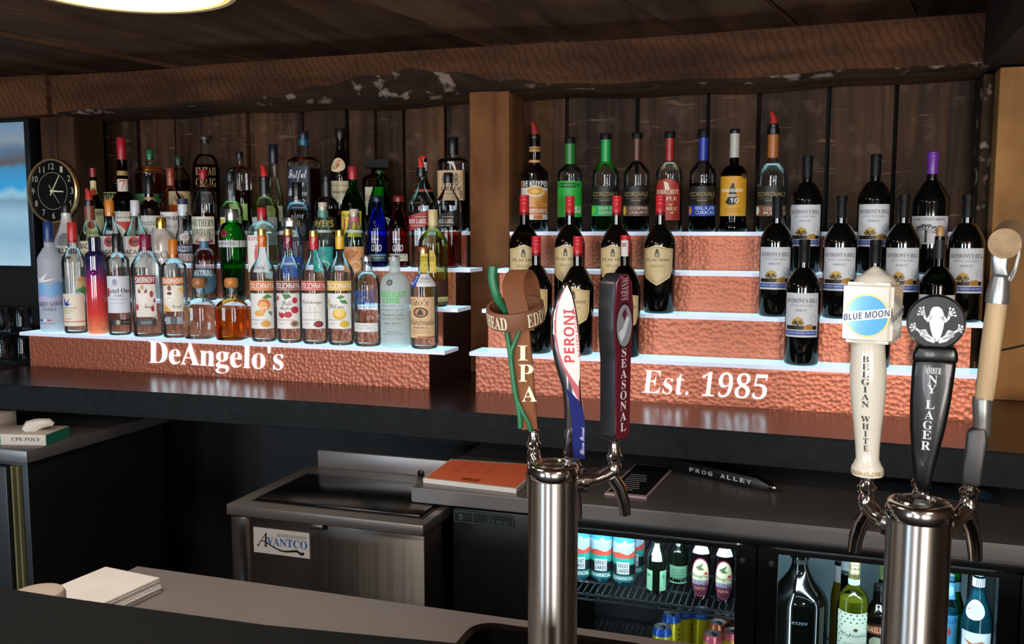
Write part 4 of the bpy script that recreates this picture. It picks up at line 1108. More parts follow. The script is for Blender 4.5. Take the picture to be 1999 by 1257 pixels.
# ---- right display, top step: cordials
def cordial(x, w, top, label, gl, lq, capk, neckc, lbls, sh=336, nk=312, neckb=312, nw=19, k=0.55):
    return bottle('R', 4, x, w, top, label, gl, sh, nk, nw, cap=capk, capsule=(neckc, neckb) if neckc else None, liq=lq, group=R4, k=k, labels=lbls)
cordial(1044, 53, 238, 'dark butterscotch bottle with red pour spout and orange label', DARKB, None, ('pour', '#9a2a24', 272, 23, 263), None,
    [('neck_label', 287, 297, 70, 0, '#b98a4e', [r(-.8, .3, .8, .5, '#6a4418')]), ('neck_band', 313, 318, 80, 0, '#c89a64', []), ('brand_band', 353, 366, 74, 4, '#17110f', [t('DE KUYPER', 'sb', -.7, .1, .95, .95, '#ece6de'), r(-1, 0, -.72, 1, '#b06a34')]),
     ('label', 367, 429, 74, 4, '#dccfc4', [p([(-.2, .1), (1, .1), (1, .6), (-.2, .62)], '#d99a50'), e(.1, .12, .55, .17, '#e8d8b8'), e(.1, .11, .48, .13, '#d79a3e'), e(.1, .12, .22, .06, '#e8b868'), p([(.5, .28), (.8, .22), (.95, .4), (.7, .5), (.45, .45)], '#c47a2c'), p([(.0, .45), (.3, .38), (.6, .55), (.2, .62)], '#c98438'), r(-1, .6, 1, .84, '#c46a28'), t('BUTTERSHOTS', 'sb', -.9, .66, .9, .79, '#f4e6d4'), r(0, .86, .5, .98, '#c46a28')])], 340, 322, 316, 22)
cordial(1113, 48, 268, 'clear bottle of mint cream with bright green neck and label', CLEAR, ('#16301c', 420), ('cap', ('#0e0e0e', .5, 0, 0, 0, .25), 281, 21), '#2a7a34',
    [('label', 354, 424, 76, 3, '#22a838', [e(-.1, .12, .8, .07, '#10201a'), t('MR BOSTON', 'sb', -.75, .085, .55, .15, '#2fc044'), p([(-1, .5), (-.6, .6), (-.7, 1), (-1, 1)], '#5a8a34'), t('CREME DE', 'sb', -.1, .7, .85, .78, '#eef4ea'), t('MENTHE', 'sb', -.1, .8, .85, .89, '#eef4ea')]), ('neck_band', 306, 313, 80, 0, '#131a12', [])], 338, 322, 320, 19, .5)
def cordlabels(lo, name_, c2, dot):
    return [('label', 364, 402, 72, 2, '#14120f', [t('CORDIALS', 'sans', -.8, .3, .85, .52, '#a8905c'), r(-.7, .62, .7, .64, '#8a744a'), r(-.3, .7, .3, .76, '#8a744a')]),
            ('flavour_label', 401, 422, 76, 2, lo, [t(a_, 'sans', -.35, b0, .8, b1, c2) for a_, b0, b1 in name_] + [e(-.78, .5, .16, .4, dot)])]
cordial(1183, 53, 261, 'bottle of apple green liqueur with bright green neck', CLEAR, ('#28c040', 370, 1.08), ('cap', ('#0e0e0e', .5, 0, 0, 0, .25), 273, 22), '#1fa04a',
    cordlabels('#2fb45a', [('SOUR APPLE', .15, .42), ('SCHNAPPS', .55, .8)], '#e8f4e6', '#7ad04a') + [('neck_dot', 291, 302, 40, 2, '#4fa0d8', [], 'oval')], 340, 316, 316, 18)
cordial(1244, 51, 259, 'bottle of dark coffee liqueur with brown neck and label', CLEAR, ('#150b08', 363), ('cap', ('#0e0e0e', .5, 0, 0, 0, .25), 271, 22), '#5a3426',
    cordlabels('#6a4438', [('COFFEE', .15, .42), ('LIQUEUR', .55, .8)], '#ead9cc', '#d8b83a'), 340, 316, 313, 15)
cordial(1308, 53, 257, 'clear liqueur bottle with red arched label and red neck', CLEAR, ('#f0e0cc', 350), ('cap', ('#0e0e0e', .5, 0, 0, 0, .25), 270, 21), '#a82a26',
    [('label', 350, 430, 62, 10, '#a82f26', [p([(-.2, .06), (.1, .1), (.2, .25), (-.1, .28)], '#e8d8b0'), t('DUBOUCHETT', 'bs', -.8, .26, .85, .37, '#f0e0c8'), p([(.1, .62), (.5, .58), (.3, .66)], '#e0a040'), t('TRIPLE', 'bs', -.7, .44, .7, .52, '#f0d8b0'), t('SEC', 'bs', 0, .68, .8, .76, '#f0d8b0'), p([(.2, .82), (.55, .78), (.4, .86)], '#e0a040')], 'arch'), ('neck_label', 284, 304, 40, 0, '#d8b070', [e(0, .5, .6, .4, '#a03028')], 'oval')], 338, 316, 314, 15)
cordial(1374, 53, 253, 'bottle of blue curacao with blue neck and blue label', CLEAR, ('#0c1048', 358), ('cap', ('#0e0e0e', .5, 0, 0, 0, .25), 269, 23), '#22389c',
    cordlabels('#1f46b0', [('BLUE', .12, .4), ('CURACAO', .5, .82)], '#dce6f8', '#e08a2a'), 340, 315, 313, 17)
bottle('R', 4, 1435, 52, 252, 'dark port bottle with yellow label and caped figure silhouette', glass('#2a1510', 0.4), 345, 322, 18, cap=('cap', '#131313', 261, 19), capsule=('#b8b2aa', 308), liq=('#1a0806', 340), group=R4, k=0.15, foot=.022,
    labels=[('label', 345, 422, 74, 5, '#d79a22', [p([(-.08, .24), (0, .16), (.12, .2), (.1, .26), (.22, .36), (.28, .6), (.15, .72), (-.2, .72), (-.42, .66), (-.2, .5), (-.18, .32)], '#14110e'), t('SANDEMAN', 'sb', -.75, .31, .6, .4, '#f0ead8'), t('TAWNY', 'sb', -.3, .45, .25, .52, '#f0ead8'), t('10', 'sb', -.12, .55, .35, .66, '#f0ead8'), r(-.5, .82, .5, .835, '#a87414'), r(-.5, .88, .5, .895, '#a87414')]), ('seal', 339, 350, 20, -52, '#4a3a22', [], 'oval')])
bottle('R', 4, 1511, 60, 218, 'clear coconut liqueur bottle with red pour spout and orange neck', CLEAR, 342, 318, 20, cap=('pour', '#b02a24', 263, 25, 242), capsule=('#a8622c', 308), liq=('#f0f2ee', 360), group=R4, k=0.4,
    labels=cordlabels('#8a5230', [('COCONUT', .2, .5), ('RUM', .6, .85)], '#f0e0d0', '#e8e4dc'))

# ---- right display, wine
AH = '#d3d4d8'
ahl = [t("ANTHONY'S HILL", 'bs', -.92, .12, .92, .22, '#3a3840'), r(-.6, .25, .6, .255, '#8a8a90'), t('PETITE VINEYARDS', 'sans', -.65, .27, .65, .31, '#77777f'), t('MERLOT', 'bs', -.35, .365, .3, .415, '#6a6a72'),
       r(-.88, .74, .9, .83, '#1c1610'), p([(.2, .72), (.6, .7), (.65, .83), (.1, .83)], '#b07c34'), r(-.24, .66, -.14, .82, '#2a2010'), e(-.36, .68, .17, .05, '#7a5f22'), e(-.02, .68, .17, .05, '#8a6c28'), e(-.28, .63, .17, .05, '#a8842e'), e(-.08, .62, .18, .055, '#b8923a'), e(-.18, .58, .13, .04, '#c9a544'), e(-.3, .66, .08, .03, '#2c220e'), e(-.06, .65, .08, .025, '#3a2c12'),
       e(.66, .57, .17, .085, '#b0b2b8'), e(.66, .57, .14, .07, '#cdced3'), r(-.9, .855, .9, .955, '#2a4598'), t('LUSCIOUS, SMOOTH & DELICIOUS', 'sb', -.82, .88, .82, .93, '#c3cdea')]
GW = 'magnum wine bottles on the right display'
AHT = [((3, 1571, 299), 'dark magnum with tree label beside the coconut liqueur, higher of two'), ((3, 1703, 296), 'dark magnum with tree label on third step, above the white oval tap'), ((2, 1515, 382), 'dark magnum with tree label, leftmost of its kind on second step'),
       ((2, 1640, 379), 'dark magnum with tree label on second step, left of the white tap head'), ((2, 1761, 377), 'dark magnum with tree label on second step, right of the white tap head'), ((2, 1885, 377), 'dark magnum with tree label at the right end of the second step'),
       ((1, 1571, 468), 'dark magnum with tree label standing alone on the bottom step'), ((1, 1709, 466), 'dark magnum on bottom step mostly hidden behind the white tap')]
ah0 = bottle('R', 1, 1571, 70, 468, AHT[6][1], DARKG, 562, 522, 21, name='wine_bottle', capsule=(('#0c0d0f', .5, 0, 0, 0, .25), 512), group=GW, k=0.35, labels=[('label', 570, 655, 60, 3, AH, ahl)])
for (tr, x_, y_), lb in AHT:
    if (tr, x_) == (1, 1571): continue
    Y_ = FRONT['R'] + TD * (tr - 1) + 0.050
    o = copy_tree(ah0, (onY(x_, 500, Y_).x, Y_, ZT[tr - 1] + 0.0007), lb)
bottle('R', 3, 1822, 74, 297, 'dark magnum with purple neck foil and bare tree label', DARKG, 396, 352, 22, name='wine_bottle', capsule=('#6a2f96', 340), group=GW, k=0.5,
    labels=[('label', 422, 476, 70, 2, '#cfcdd2', [t('[OAK VINEYARDS]', 'bs', -.8, .06, .75, .2, '#4a4650'), r(-.18, .5, -.08, .95, '#2c2a2c')] + [p([(-.13, .62 - .02 * q), (-.13 + .6 * math.cos(a_), .62 + .32 * math.sin(a_)), (-.1 + .6 * math.cos(a_ + .1), .62 + .32 * math.sin(a_ + .1))], '#3a383a') for q, a_ in enumerate([-.2, -.5, -.9, -1.3, -1.7, -2.1, -2.5, -2.9, .15, 3.0])] + [e(-.13 + .48 * math.cos(a_), .58 + .25 * math.sin(a_), .12, .05, '#5a585c') for a_ in [-.3, -.8, -1.3, -1.8, -2.3, -2.8]] + [r(.3, .84, .7, .87, '#7a6a8a')])])
GRW = bottle('R', 1, 1836, 76, 440, 'green wine bottle with a cork pushed in, behind the frog tap', glass('#3a5a14', 0.25), 558, 520, 20, name='wine_bottle', cap=('cork', '#b88a5a', 470, 16), liq=('#0c0a06', 600), group=GW, k=0.4,
    labels=[('label', 574, 655, 66, 3, AH, ahl), ('neck_sleeve_print', 468, 505, 170, 0, '#17191a', [])])
plc = [p([(-.88, .14), (0, .05), (.88, .14), (.85, .58), (.7, .76), (0, .95), (-.7, .76), (-.85, .58)], '#b89a62'), p([(-.84, .155), (0, .07), (.84, .155), (.81, .57), (.67, .745), (0, .925), (-.67, .745), (-.81, .57)], '#d8bf8c'), r(-.1, .14, .1, .2, '#3a3020'), e(0, .13, .07, .03, '#3a3020'), r(-.13, .2, .13, .3, '#6a5836'), r(-.05, .22, .05, .28, '#c8ae78'), t('PLACIDO', 'bs', -.72, .335, .72, .41, '#6a5634'), t('CHIANTI', 'sc', -.4, .48, .4, .56, '#a88c54'), r(.45, .5, .46, .8, '#b89a62'), r(-.3, .62, .3, .625, '#b89a62')]
PLS = [((2, 1290, 381), 'dark magnum with red cap and cream shield, rightmost of seven'), ((2, 1112, 381), 'dark magnum with red cap and cream shield on second step, second from left'), ((2, 1203, 381), 'dark magnum with red cap and cream shield, third on second step'),
       ((1, 1047, 459), 'dark magnum with red cap and cream shield, behind the ring topped tap'), ((1, 1128, 459), 'dark magnum with red cap and cream shield, behind the curved silver tap')]
pl0 = bottle('R', 2, 1290, 63, 381, PLS[0][1], DARKG, 478, 438, 19, name='wine_bottle', cap=('screw', '#cf2530', 421, 19), group=GW, k=0.5, labels=[('shield_label', 477, 556, 62, 10, '#d8bf8c', plc, 'shield')])
for (tr, x_, y_), lb in PLS[1:]:
    Y_ = FRONT['R'] + TD * (tr - 1) + 0.050
    copy_tree(pl0, (onY(x_, 500, Y_).x, Y_, ZT[tr - 1] + 0.0007), lb)
bottle('R', 2, 1024, 61, 381, 'half empty olive green magnum with red cap and cream shield, leftmost', OLIVE, 478, 438, 19, name='wine_bottle', cap=('screw', '#cf2530', 421, 19), liq=('#0c0a05', 520), group=GW, k=0.5, labels=[('shield_label', 477, 556, 62, 4, '#d8bf8c', plc, 'shield')])
bottle('R', 1, 1221, 62, 459, 'olive magnum with red cap and white tape on its neck', OLIVE, 556, 518, 19, name='wine_bottle', cap=('screw', '#cf2530', 500, 19), liq=('#0c0a05', 620), group=GW, k=0.5, labels=[('shield_label', 568, 645, 62, 4, '#d8bf8c', plc, 'shield'), ('tape', 469, 500, 40, 8, '#d8d2cc', [r(-.7, .15, .5, .4, '#8a8684')])])

# ------------------------------------------------------------------ back bar refrigerator with glass doors
FY, FX0, FX1 = 2.12, -0.862, 1.05
fr = thing('back_bar_refrigerator', 'black back bar refrigerator with lit glass doors under steel worktop', 'refrigerator', (0, FY, 0))
LX = lambda px, y=1060: onY(px, y, FY).x
D1 = (-0.60, LX(1438)); D2 = (LX(1520), LX(1955)); OZ0, OZ1 = 0.14, 0.823
BLK = M('#08090a', 0.38)
bm = bmesh.new()
add_box(bm, FX0, FX1, 0.03, 0.60, 0.08, 0.11)                    # floor of the box
add_box(bm, FX0, FX1, 0.03, 0.60, 0.842, 0.858)
add_box(bm, FX0, FX1, 0.585, 0.60, 0.11, 0.842)
add_box(bm, FX0, -0.625, 0.03, 0.585, 0.11, 0.842)
add_box(bm, D1[1] + 0.035, D2[0] - 0.035, 0.03, 0.585, 0.11, 0.842)
add_box(bm, D2[1] + 0.03, FX1, 0.03, 0.585, 0.11, 0.842)
add_box(bm, FX0 + 0.03, FX1 - 0.03, 0.05, 0.55, 0.0, 0.08)
from_bm('cabinet', bm, BLK, fr)
box('compressor_panel', FX0, -0.648, 0.0, 0.03, 0.10, 0.855, BLK, fr, 0.004)
box('grille', FX0, FX1, -0.002, 0.03, 0.03, 0.095, M('#0c0c0d', 0.6), fr, 0.003)
box('top_rail', -0.644, FX1, 0.004, 0.03, 0.836, 0.858, BLK, fr, 0.003)
def fdoor(x0, x1, a, b):
    dn = bmesh.new()
    add_box(dn, a, x0, 0, .03, .10, .832); add_box(dn, x1, b, 0, .03, .10, .832)
    add_box(dn, x0, x1, 0, .03, .10, OZ0); add_box(dn, x0, x1, 0, .03, OZ1, .8355)
    add_box(dn, a, b, -.006, .002, .826, .8355)
    d = from_bm('door', dn, BLK, fr)
    box('pane', x0, x1, 0.012, 0.014, OZ0, OZ1, glass('#eef4f4', 0.9), d)
    lk = lathe_obj('lock', [(.006, 0), (.006, .004), (0, .0045)], M('#9a9a9c', .3, .9), d, 14, xf=Matrix.Translation((b - .03 if a < -.3 else a + .03, 0, .80)) @ Matrix.Rotation(R(90), 4, 'X'))
    return d
mid = (D1[1] + D2[0]) / 2
fdoor(D1[0], D1[1], -0.644, mid - .002)
fdoor(D2[0], D2[1], mid + .002, D2[1] + .04)
box('end_panel', D2[1] + .043, FX1, 0.0, .03, .10, .832, BLK, fr, .003)
CPX = (D1[0], D1[1] + .02), (D2[0] - .02, D2[1] + .02)
for a, b in CPX:
    ledm = M('#dff2ff', .4, 0, 110.0)
    box('led_and_fill_strip', a + .02, b - .02, .036, .046, .828, .838, ledm, fr)
for vx in (D2[0] - .028, D2[1] + .018):  # upright strips added to brighten the bottles, hidden behind the door frame
    box('led_and_fill_strip', vx, vx + .008, .034, .044, .16, .80, M('#dff2ff', .4, 0, 30.0), fr)
box('led_and_fill_strip', CPX[0][0] + .002, CPX[0][0] + .010, .034, .044, .16, .60, M('#dff2ff', .4, 0, 30.0), fr)  # two more hidden strips, added to lift the light on the cans
box('led_and_fill_strip', CPX[0][1] - .006, CPX[0][1] + .002, .034, .044, .16, .62, M('#dff2ff', .4, 0, 30.0), fr)
box('liner', D2[0] - .033, D2[1] + .028, .578, .584, .112, .84, M('#7f969a', .5), fr)
ZS = 0.6456
def wshelf(a, b, z):
    bm = bmesh.new()
    x_ = a
    while x_ < b:
        add_box(bm, x_, x_ + .003, .075, .57, z - .003, z); x_ += .016
    for yy in (.075, .16, .3, .45, .565):
        add_box(bm, a, b, yy - .002, yy + .003, z - .008, z - .003)
    add_box(bm, a, b, .072, .078, z - .02, z - .016)
    k_ = a
    while k_ < b:
        add_box(bm, k_, k_ + .004, .0725, .0775, z - .02, z); k_ += .03
    return from_bm('wire_shelf', bm, M('#4a4d50', .35, .6), fr, smooth=0)
wshelf(-0.62, D1[1] + .03, .645)
wshelf(-0.62, D1[1] + .03, 0.36)
wshelf(D2[0] - .03, D2[1] + .025, 0.40)
bm = bmesh.new()
vs = add_box(bm, -0.972, 2.2, -0.012, 0.66, 0.862, 0.9)
bmesh.ops.bevel(bm, geom=bm.edges[:], offset=.003, segments=2, affect='EDGES')
from_bm('steel_worktop', bm, STEEL, fr)
P_ = [onY(q[0], q[1], FY) for q in ((886, 994), (1004, 1006), (886, 1018))]
bd = box('badge', P_[0].x, P_[1].x, -.003, 0, P_[2].z - .0, P_[0].z, M('#1d2425', .4), fr)
flat_label('badge_lettering', bd, P_[0].x, P_[1].x, P_[2].z, P_[0].z, -.0032, None, [r(-.98, .06, .98, .1, '#56605f'), r(-.98, .9, .98, .94, '#56605f'), r(-.98, .06, -.965, .94, '#56605f'), r(.965, .06, .98, .94, '#56605f'), r(-.35, .06, -.335, .94, '#56605f'), e(-.75, .5, .06, .22, '#6a7472'), e(-.75, .5, .04, .14, '#1d2425'), t('True', 'sc', 0, .2, .8, .8, '#3a4a4a')])

# things inside the refrigerator
def inz(px, py, z): return onZ(px, py, z)
def can(px, py, z, rr, h, side, elems, label, group, rim='#9aa0a6', lid='#c4c8cc', rotd=0, name='beer_can'):
    P = inz(px, py, z)
    o = thing(name, label, 'can', (P.x, P.y, z), 0, group)
    pr = [(0, .003), (rr * .75, 0), (rr * .8, .002), (rr, .012), (rr, h - .014), (rr * .86, h - .004), (rr * .88, h), (rr * .83, h - .0005)]
    lathe_obj('can_body', pr, side if not isinstance(side, str) else M(side, .3, .35), o, 26)
    lathe_obj('rim', [(rr * .83, h - .0004), (rr * .86, h + .0012), (rr * .89, h + .0004), (rr * .87, h - .004), (rr * .985, h - .0125), (rr * 1.004, h - .0135), (rr * 1.004, h - .02)], M(rim, .3, .3), o, 26)
    lathe_obj('lid', [(rr * .83, h - .0005), (rr * .8, h - .005), (0, h - .005)], M(lid, .35, .35), o, 22)
    vs, fs = tube([(.003, -.010, h - .004), (.008, 0, h - .0035), (.003, .008, h - .0035), (-.004, .004, h - .004)], .0022, 6)
    mesh('tab', vs, fs, M('#3a3c3e', .3, .8), o)
    if elems:
        b = beta(px) - R(rotd)
        fn = lambda x_, z_, o_: Vector(((rr + o_) * math.sin(x_ / rr + b), -(rr + o_) * math.cos(x_ / rr + b), z_))
        build_elems('printed_art', flat_elems(elems, rr * R(80), .012, h - .016), fn, o, step=.005)
    return o
LK = [r(-1, 0, 1, .22, '#3fa4c8'), p([(-1, .22), (1, .22), (1, .5), (-1, .5)], '#c8dce8'), p([(-1, .34), (-.6, .18), (-.3, .3), (.1, .14), (.5, .3), (.8, .2), (1, .3), (1, .5), (-1, .5)], '#9ec4d8'), p([(-.9, .44), (-.2, .4), (.3, .45), (.9, .38), (.8, .52), (-.8, .53)], '#c84a38'), r(-1, .52, 1, .66, '#2f9a8c'), r(-1, .66, 1, .86, '#14181c'), r(-.4, .6, .4, .84, '#d8dee0'), t('GREAT', 'sb', -.34, .63, .34, .71, '#14181c'), t('LAKES', 'sb', -.34, .73, .34, .81, '#14181c'), r(-1, .86, 1, 1, '#1a6a60'), t('COMMERCIAL', 'sb', -.7, .89, .7, .96, '#e8ecec'), r(.9, 0, 1, 1, '#c04838')]
GC = 'tall patterned cans on the refrigerator shelf'
c0 = can(1175, 1130, ZS, .0285, .158, '#2a6a88', LK, 'teal and red lake scene can, second from left on the shelf', GC, '#15181a', rotd=8)
for px_, py_, lb in ((1218, 1137, 'teal and red lake scene can, beside the green bottles'), (1133, 1126, 'teal and red lake scene can half behind the left beer tower'), (1236, 1120, 'lake scene can standing behind the others on the shelf')):
    P = inz(px_, py_, ZS); copy_tree(c0, (P.x, P.y, ZS), lb)
def fbottle(px, py, z, w, top, sh, nk, nw, gl, label, group=None, **kw):
    P = inz(px, py, z)
    return bottle('R', 1, px, w, top, label, gl, sh, nk, nw, spot=(P.y, z), group=group, **kw)
GPB = 'small green sparkling wine bottles'
fbottle(1283, 1155, ZS, 40, 1040, 1088, 1062, 18, M('#0c140c', .08), 'small green sparkling bottle with white strip down its neck', GPB, name='wine_bottle', k=.8, cap=('cap', '#3a3a2a', 1060, 17),
    labels=[('label', 1108, 1147, 26, -44, '#8fc8a0', [t('B', 'bs', -.4, .2, .3, .4, '#3a6a4c')]), ('back_label', 1108, 1147, 24, 48, '#8fc8a0', [r(-.5, .2, .5, .3, '#4a7a5c')]), ('neck_strip', 1058, 1090, 30, 0, '#b8d4e0', [r(-.3, .3, .3, .8, '#7a9ab0')])])
fbottle(1326, 1136, ZS, 38, 1034, 1080, 1056, 17, M('#0f1a10', .08), 'small green sparkling bottle with square pale green label', GPB, name='wine_bottle', k=.8, cap=('cap', '#2c3a2c', 1052, 16),
    labels=[('label', 1099, 1133, 66, 0, '#86c09a', [r(-.6, .2, .5, .24, '#4a7a5c'), r(-.7, .35, .6, .39, '#4a7a5c'), r(-.6, .5, .5, .54, '#4a7a5c'), r(.4, .66, .85, .9, '#3a5a48')])])
HS = [p([(math.cos(a * .2618), .5 + .5 * math.sin(a * .2618)) for a in range(24)], '#7a2a4a'), p([(.9 * math.cos(a * .2618), .5 + .465 * math.sin(a * .2618)) for a in range(24)], '#d9d8ae'), p([(.86, .57), (.8, .75), (.5, .92), (0, .965), (-.5, .92), (-.8, .75), (-.86, .57)], '#5a1c34'), p([(-.5, .25), (-.1, .18), (.3, .12), (.1, .24), (.4, .3), (-.1, .32)], '#5a6a40'), r(.4, .36, .75, .43, '#b83030'), t('Yuengling', 'sc', -.85, .4, .85, .54, '#2a2a20'), t("HERSHEY'S", 'sb', -.8, .57, .8, .68, '#b8c4e0'), t('PORTER', 'sb', -.5, .74, .5, .81, '#d8987a')]
GHB = 'brown porter bottles with oval labels'
for px_, py_, tp, lb in ((1370, 1165, 1038, 'brown porter bottle with oval label, left of the pair'), (1416, 1172, 1044, 'brown porter bottle with oval label at the shelf end')):
    fbottle(px_, py_, ZS, 38, tp, tp + 40, tp + 14, 15, DARKB, lb, GHB, name='beer_bottle', k=.85, cap=('cap', '#c0b8b0', tp + 6, 16), labels=[('label', tp + 45, py_ - 6, 62, 4, '#7a2a4a', HS, 'oval'), ('neck_label', tp + 24, tp + 38, 60, 2, '#cfcfc8', [t('PORTER', 'sans', -.7, .3, .7, .7, '#2a2a2a')])])
GY = 'slim yellow cans in the bottom of the refrigerator'
ZL = .361
def zc(px, topy, h): return onZ(px, topy, ZL + h)                       # lid centre seen at (px, topy)
YEL = M('#c9b81e', .3, .35)
first = None
for px_, ty, rim, lb in ((1293, 1222, '#2458b0', 'yellow can with blue rim, nearest of the blue rimmed ones'), (1311, 1197, '#2458b0', 'yellow can with blue rim, second row'), (1336, 1188, '#2458b0', 'yellow can with blue rim at the back, partly hidden'), (1370, 1189, '#2458b0', 'yellow can with blue rim at the back, beside the pink rimmed ones'),
                          (1392, 1236, '#d0606a', 'yellow can with pink rim, nearest of the pink rimmed ones'), (1402, 1214, '#d07850', 'yellow can with orange rim in the second row'), (1410, 1200, '#c06a48', 'yellow can with orange rim at the very back'), (1430, 1231, '#d0606a', 'yellow can with pink rim cut by the door frame')):
    P = zc(px_, ty, .155)
    if first is None or rim != first[1]:
        o = can(px_, ty, ZL, .0255, .155, YEL, [t('HIGH', 'sb', .5, .15, .75, .8, '#3a3a14', -90), r(-.8, .3, -.6, .9, '#a89a14')], lb, GY, rim, name='drink_can')
        o.location = (P.x, P.y, ZL); first = (o, rim)
    else:
        copy_tree(first[0], (P.x, P.y, ZL), lb)
# right door
ZR = .401
def rb(px, Y, w, top, sh, nk, nw, gl, label, **kw):
    return bottle('R', 1, px, w, top, label, gl, sh, nk, nw, spot=(Y, ZR), **kw)
rb(1562, 2.31, 118, 1081, 1176, 1098, 32, DARKG, 'big dark jug bottle with flared shoulders behind refrigerator glass', name='wine_jug', k=.95, lip=.004, cap=('cap', '#8a9aa0', 1086, 20),
   labels=[('neck_ring', 1088, 1097, 175, 0, '#0a0c0b', []), ('embossing', 1193, 1198, 20, 0, None, [t('FETZER', 'si', -.9, 0, .9, 1, '#7a9090')]), ('side_label', 1212, 1300, 14, 62, '#c8d4dc', [e(.2, .3, .5, .12, '#b03060')])])
rb(1640, 2.58, 34, 1095, 1170, 1134, 22, glass('#c8b84a', .4), 'pale gold bottle with white neck foil behind the jug', name='wine_bottle', k=.7, cap=('cap', '#141414', 1102, 22), capsule=('#b9bcc0', 1134), liq=(frosted('#e0cc60', .6), 1140))
rb(1669, 2.30, 60, 1091, 1168, 1143, 23, glass('#d8dc90', .4), 'white wine bottle with gold screw cap and heart speckled label', name='wine_bottle', k=.5, cap=('screw', ('#c8b890', .3, .6), 1128, 23), liq=(frosted('#d8dc7a', .5), 1168),
   labels=[('neck_label', 1128, 1139, 170, 0, '#b8d0d8', [t('DOC', 'sans', -.12, .2, .1, .8, '#6a8a90')]), ('label', 1188, 1300, 76, 5, '#d4dcc6', [e(-.92 + .3 * (q % 7) + .13 * ((q // 7) % 2), .03 + .062 * (q // 7), .05, .012, '#2c3426') for q in range(112) if not (-.45 < -.92 + .3 * (q % 7) + .13 * ((q // 7) % 2) < .85 and .2 < .03 + .062 * (q // 7) < .75)] + [e(.2, .26, .1, .03, '#6a4a30'), t('Caposaldo', 'sc', -.4, .31, .8, .41, '#4a4a40'), t('PINOT GRIGIO', 'sans', -.3, .49, .7, .53, '#6a6a5a'), t('DELLE VENEZIE', 'sans', -.3, .555, .7, .59, '#6a6a5a')])])
rb(1652, 2.46, 34, 1094, 1190, 1150, 20, DARKG, 'dark bottle with white cap behind the speckled label bottle', name='wine_bottle', k=.6, cap=('cap', '#8f9a9e', 1120, 20))
rb(1716, 2.36, 58, 1140, 1200, 1172, 22, DARKB, 'dark cream liqueur bottle with orange label beside the right beer tower', name='liquor_bottle', k=.6, cap=('cap', '#1a1a18', 1160, 22), labels=[('label', 1208, 1300, 66, 10, '#14110e', [r(-.6, .05, .95, .22, '#b04a24'), t('BAILEYS', 'sb', -.5, .08, .85, .19, '#e8dcc0'), e(.1, .42, .45, .14, '#b8c0a0')])])
rb(1727, 2.60, 30, 1090, 1160, 1130, 18, GREEND, 'green bottle with speckled neck deep in the refrigerator', name='wine_bottle', k=.6, cap=('cap', '#8fa06a', 1130, 19))
rb(1858, 2.36, 36, 1122, 1190, 1160, 18, glass('#9ac8d8', .4), 'mineral water bottle with blue neck tag beside the beer tower', name='water_bottle', k=.9, cap=('cap', '#a8c0c8', 1132, 16), liq=(frosted('#8accdc', .5), 1190), labels=[('tag', 1135, 1167, 80, 0, '#4f9ac8', [e(0, .5, .5, .3, '#9ac8e0')]), ('label', 1196, 1300, 64, 0, '#4a9ac0', [t('S.PELLEG', 'sb', -.8, .06, .9, .14, '#103a8c'), p([(-.2, .3), (0, .22), (.2, .3), (0, .38)], '#c04040')])])
rb(1869, 2.52, 34, 1112, 1186, 1156, 18, GREEN, 'green bottle with blue neck tag behind the mineral water', name='water_bottle', k=.8, cap=('cap', '#b8c8c0', 1124, 17), labels=[('tag', 1134, 1152, 80, 0, '#6aa8c8', [])])
rb(1912, 2.30, 66, 1116, 1215, 1140, 25, glass('#7cc0cc', .4), 'clear blue mineral water bottle with oval tag and white label', name='water_bottle', k=1.0, cap=('cap', ('#a8c4cc', .3, .6), 1122, 26), liq=(frosted('#a8e4ee', .5), 1150),
   labels=[('neck_ribbon', 1126, 1143, 175, 0, '#dfe4e8', [p([(-.15 + .1 * q, 1), (-.1 + .1 * q, 0), (-.06 + .1 * q, 0), (-.11 + .1 * q, 1)], '#3a4a58') for q in range(4)]), ('tag', 1166, 1202, 46, 12, '#c8d4e4', [e(0, .5, .7, .34, '#b0c0dc'), r(-.7, .46, -.5, .54, '#c04a4a')], 'oval'), ('label', 1226, 1300, 60, 0, '#cfd8da', [p([(-.8, .2), (-.2, .28), (.3, .2), (.8, .3), (.3, .34), (-.3, .36)], '#c8643c')])])

# ------------------------------------------------------------------ bottle cooler with sliding lid
cz = 0.852
ck2 = thing('bottle_cooler', 'low steel bottle cooler with white and blue maker plate', 'cooler', (-1.155, 1.975, 0))
cx0, cx1 = -.277, .277
box('cooler_body', cx0 + .008, cx1 - .004, .012, .42, .06, cz - .032, STEELF, ck2, .004)
box('corner_trim', cx0 + .006, cx0 + .052, .006, .02, .06, cz - .033, M('#a09a92', .25, 1), ck2, .003)
box('top_frame', cx0, cx1, -.004, .40, cz - .028, cz, STEEL, ck2, .003)
box('lid', cx0 + .055, cx1 - .03, .045, .30, cz + .0005, cz + .008, brushed('dark_lid', '#4c4845', .22, (2, 60, 60)), ck2, .003)
box('lid_groove', cx0 + .046, cx1 - .02, .040, .32, cz, cz + .002, M('#141312', .5), ck2)
box('lid_latch', -.03, .004, -.006, .0, cz - .04, cz - .028, M('#b5aea6', .3, 1), ck2, .002)
box('base', cx0 + .02, cx1 - .02, .03, .40, 0, .06, BLACK, ck2)
bs = box('backsplash', cx0 + .03, .178, .405, .42, cz - .02, cz + .05, STEEL, ck2, .003)
lathe_obj('bolt', [(.010, 0), (.010, .004), (.006, .007), (0, .007)], M('#2a2a2c', .3, .8), bs, 14, xf=Matrix.Translation((.09, .405, cz + .008)) @ Matrix.Rotation(R(90), 4, 'X'))
YP = 1.987
A_, B_ = onY(496, 1030, YP), onY(605, 1037, YP)
pz1, pz0 = onY(496, 1028, YP).z, onY(496, 1076, YP).z
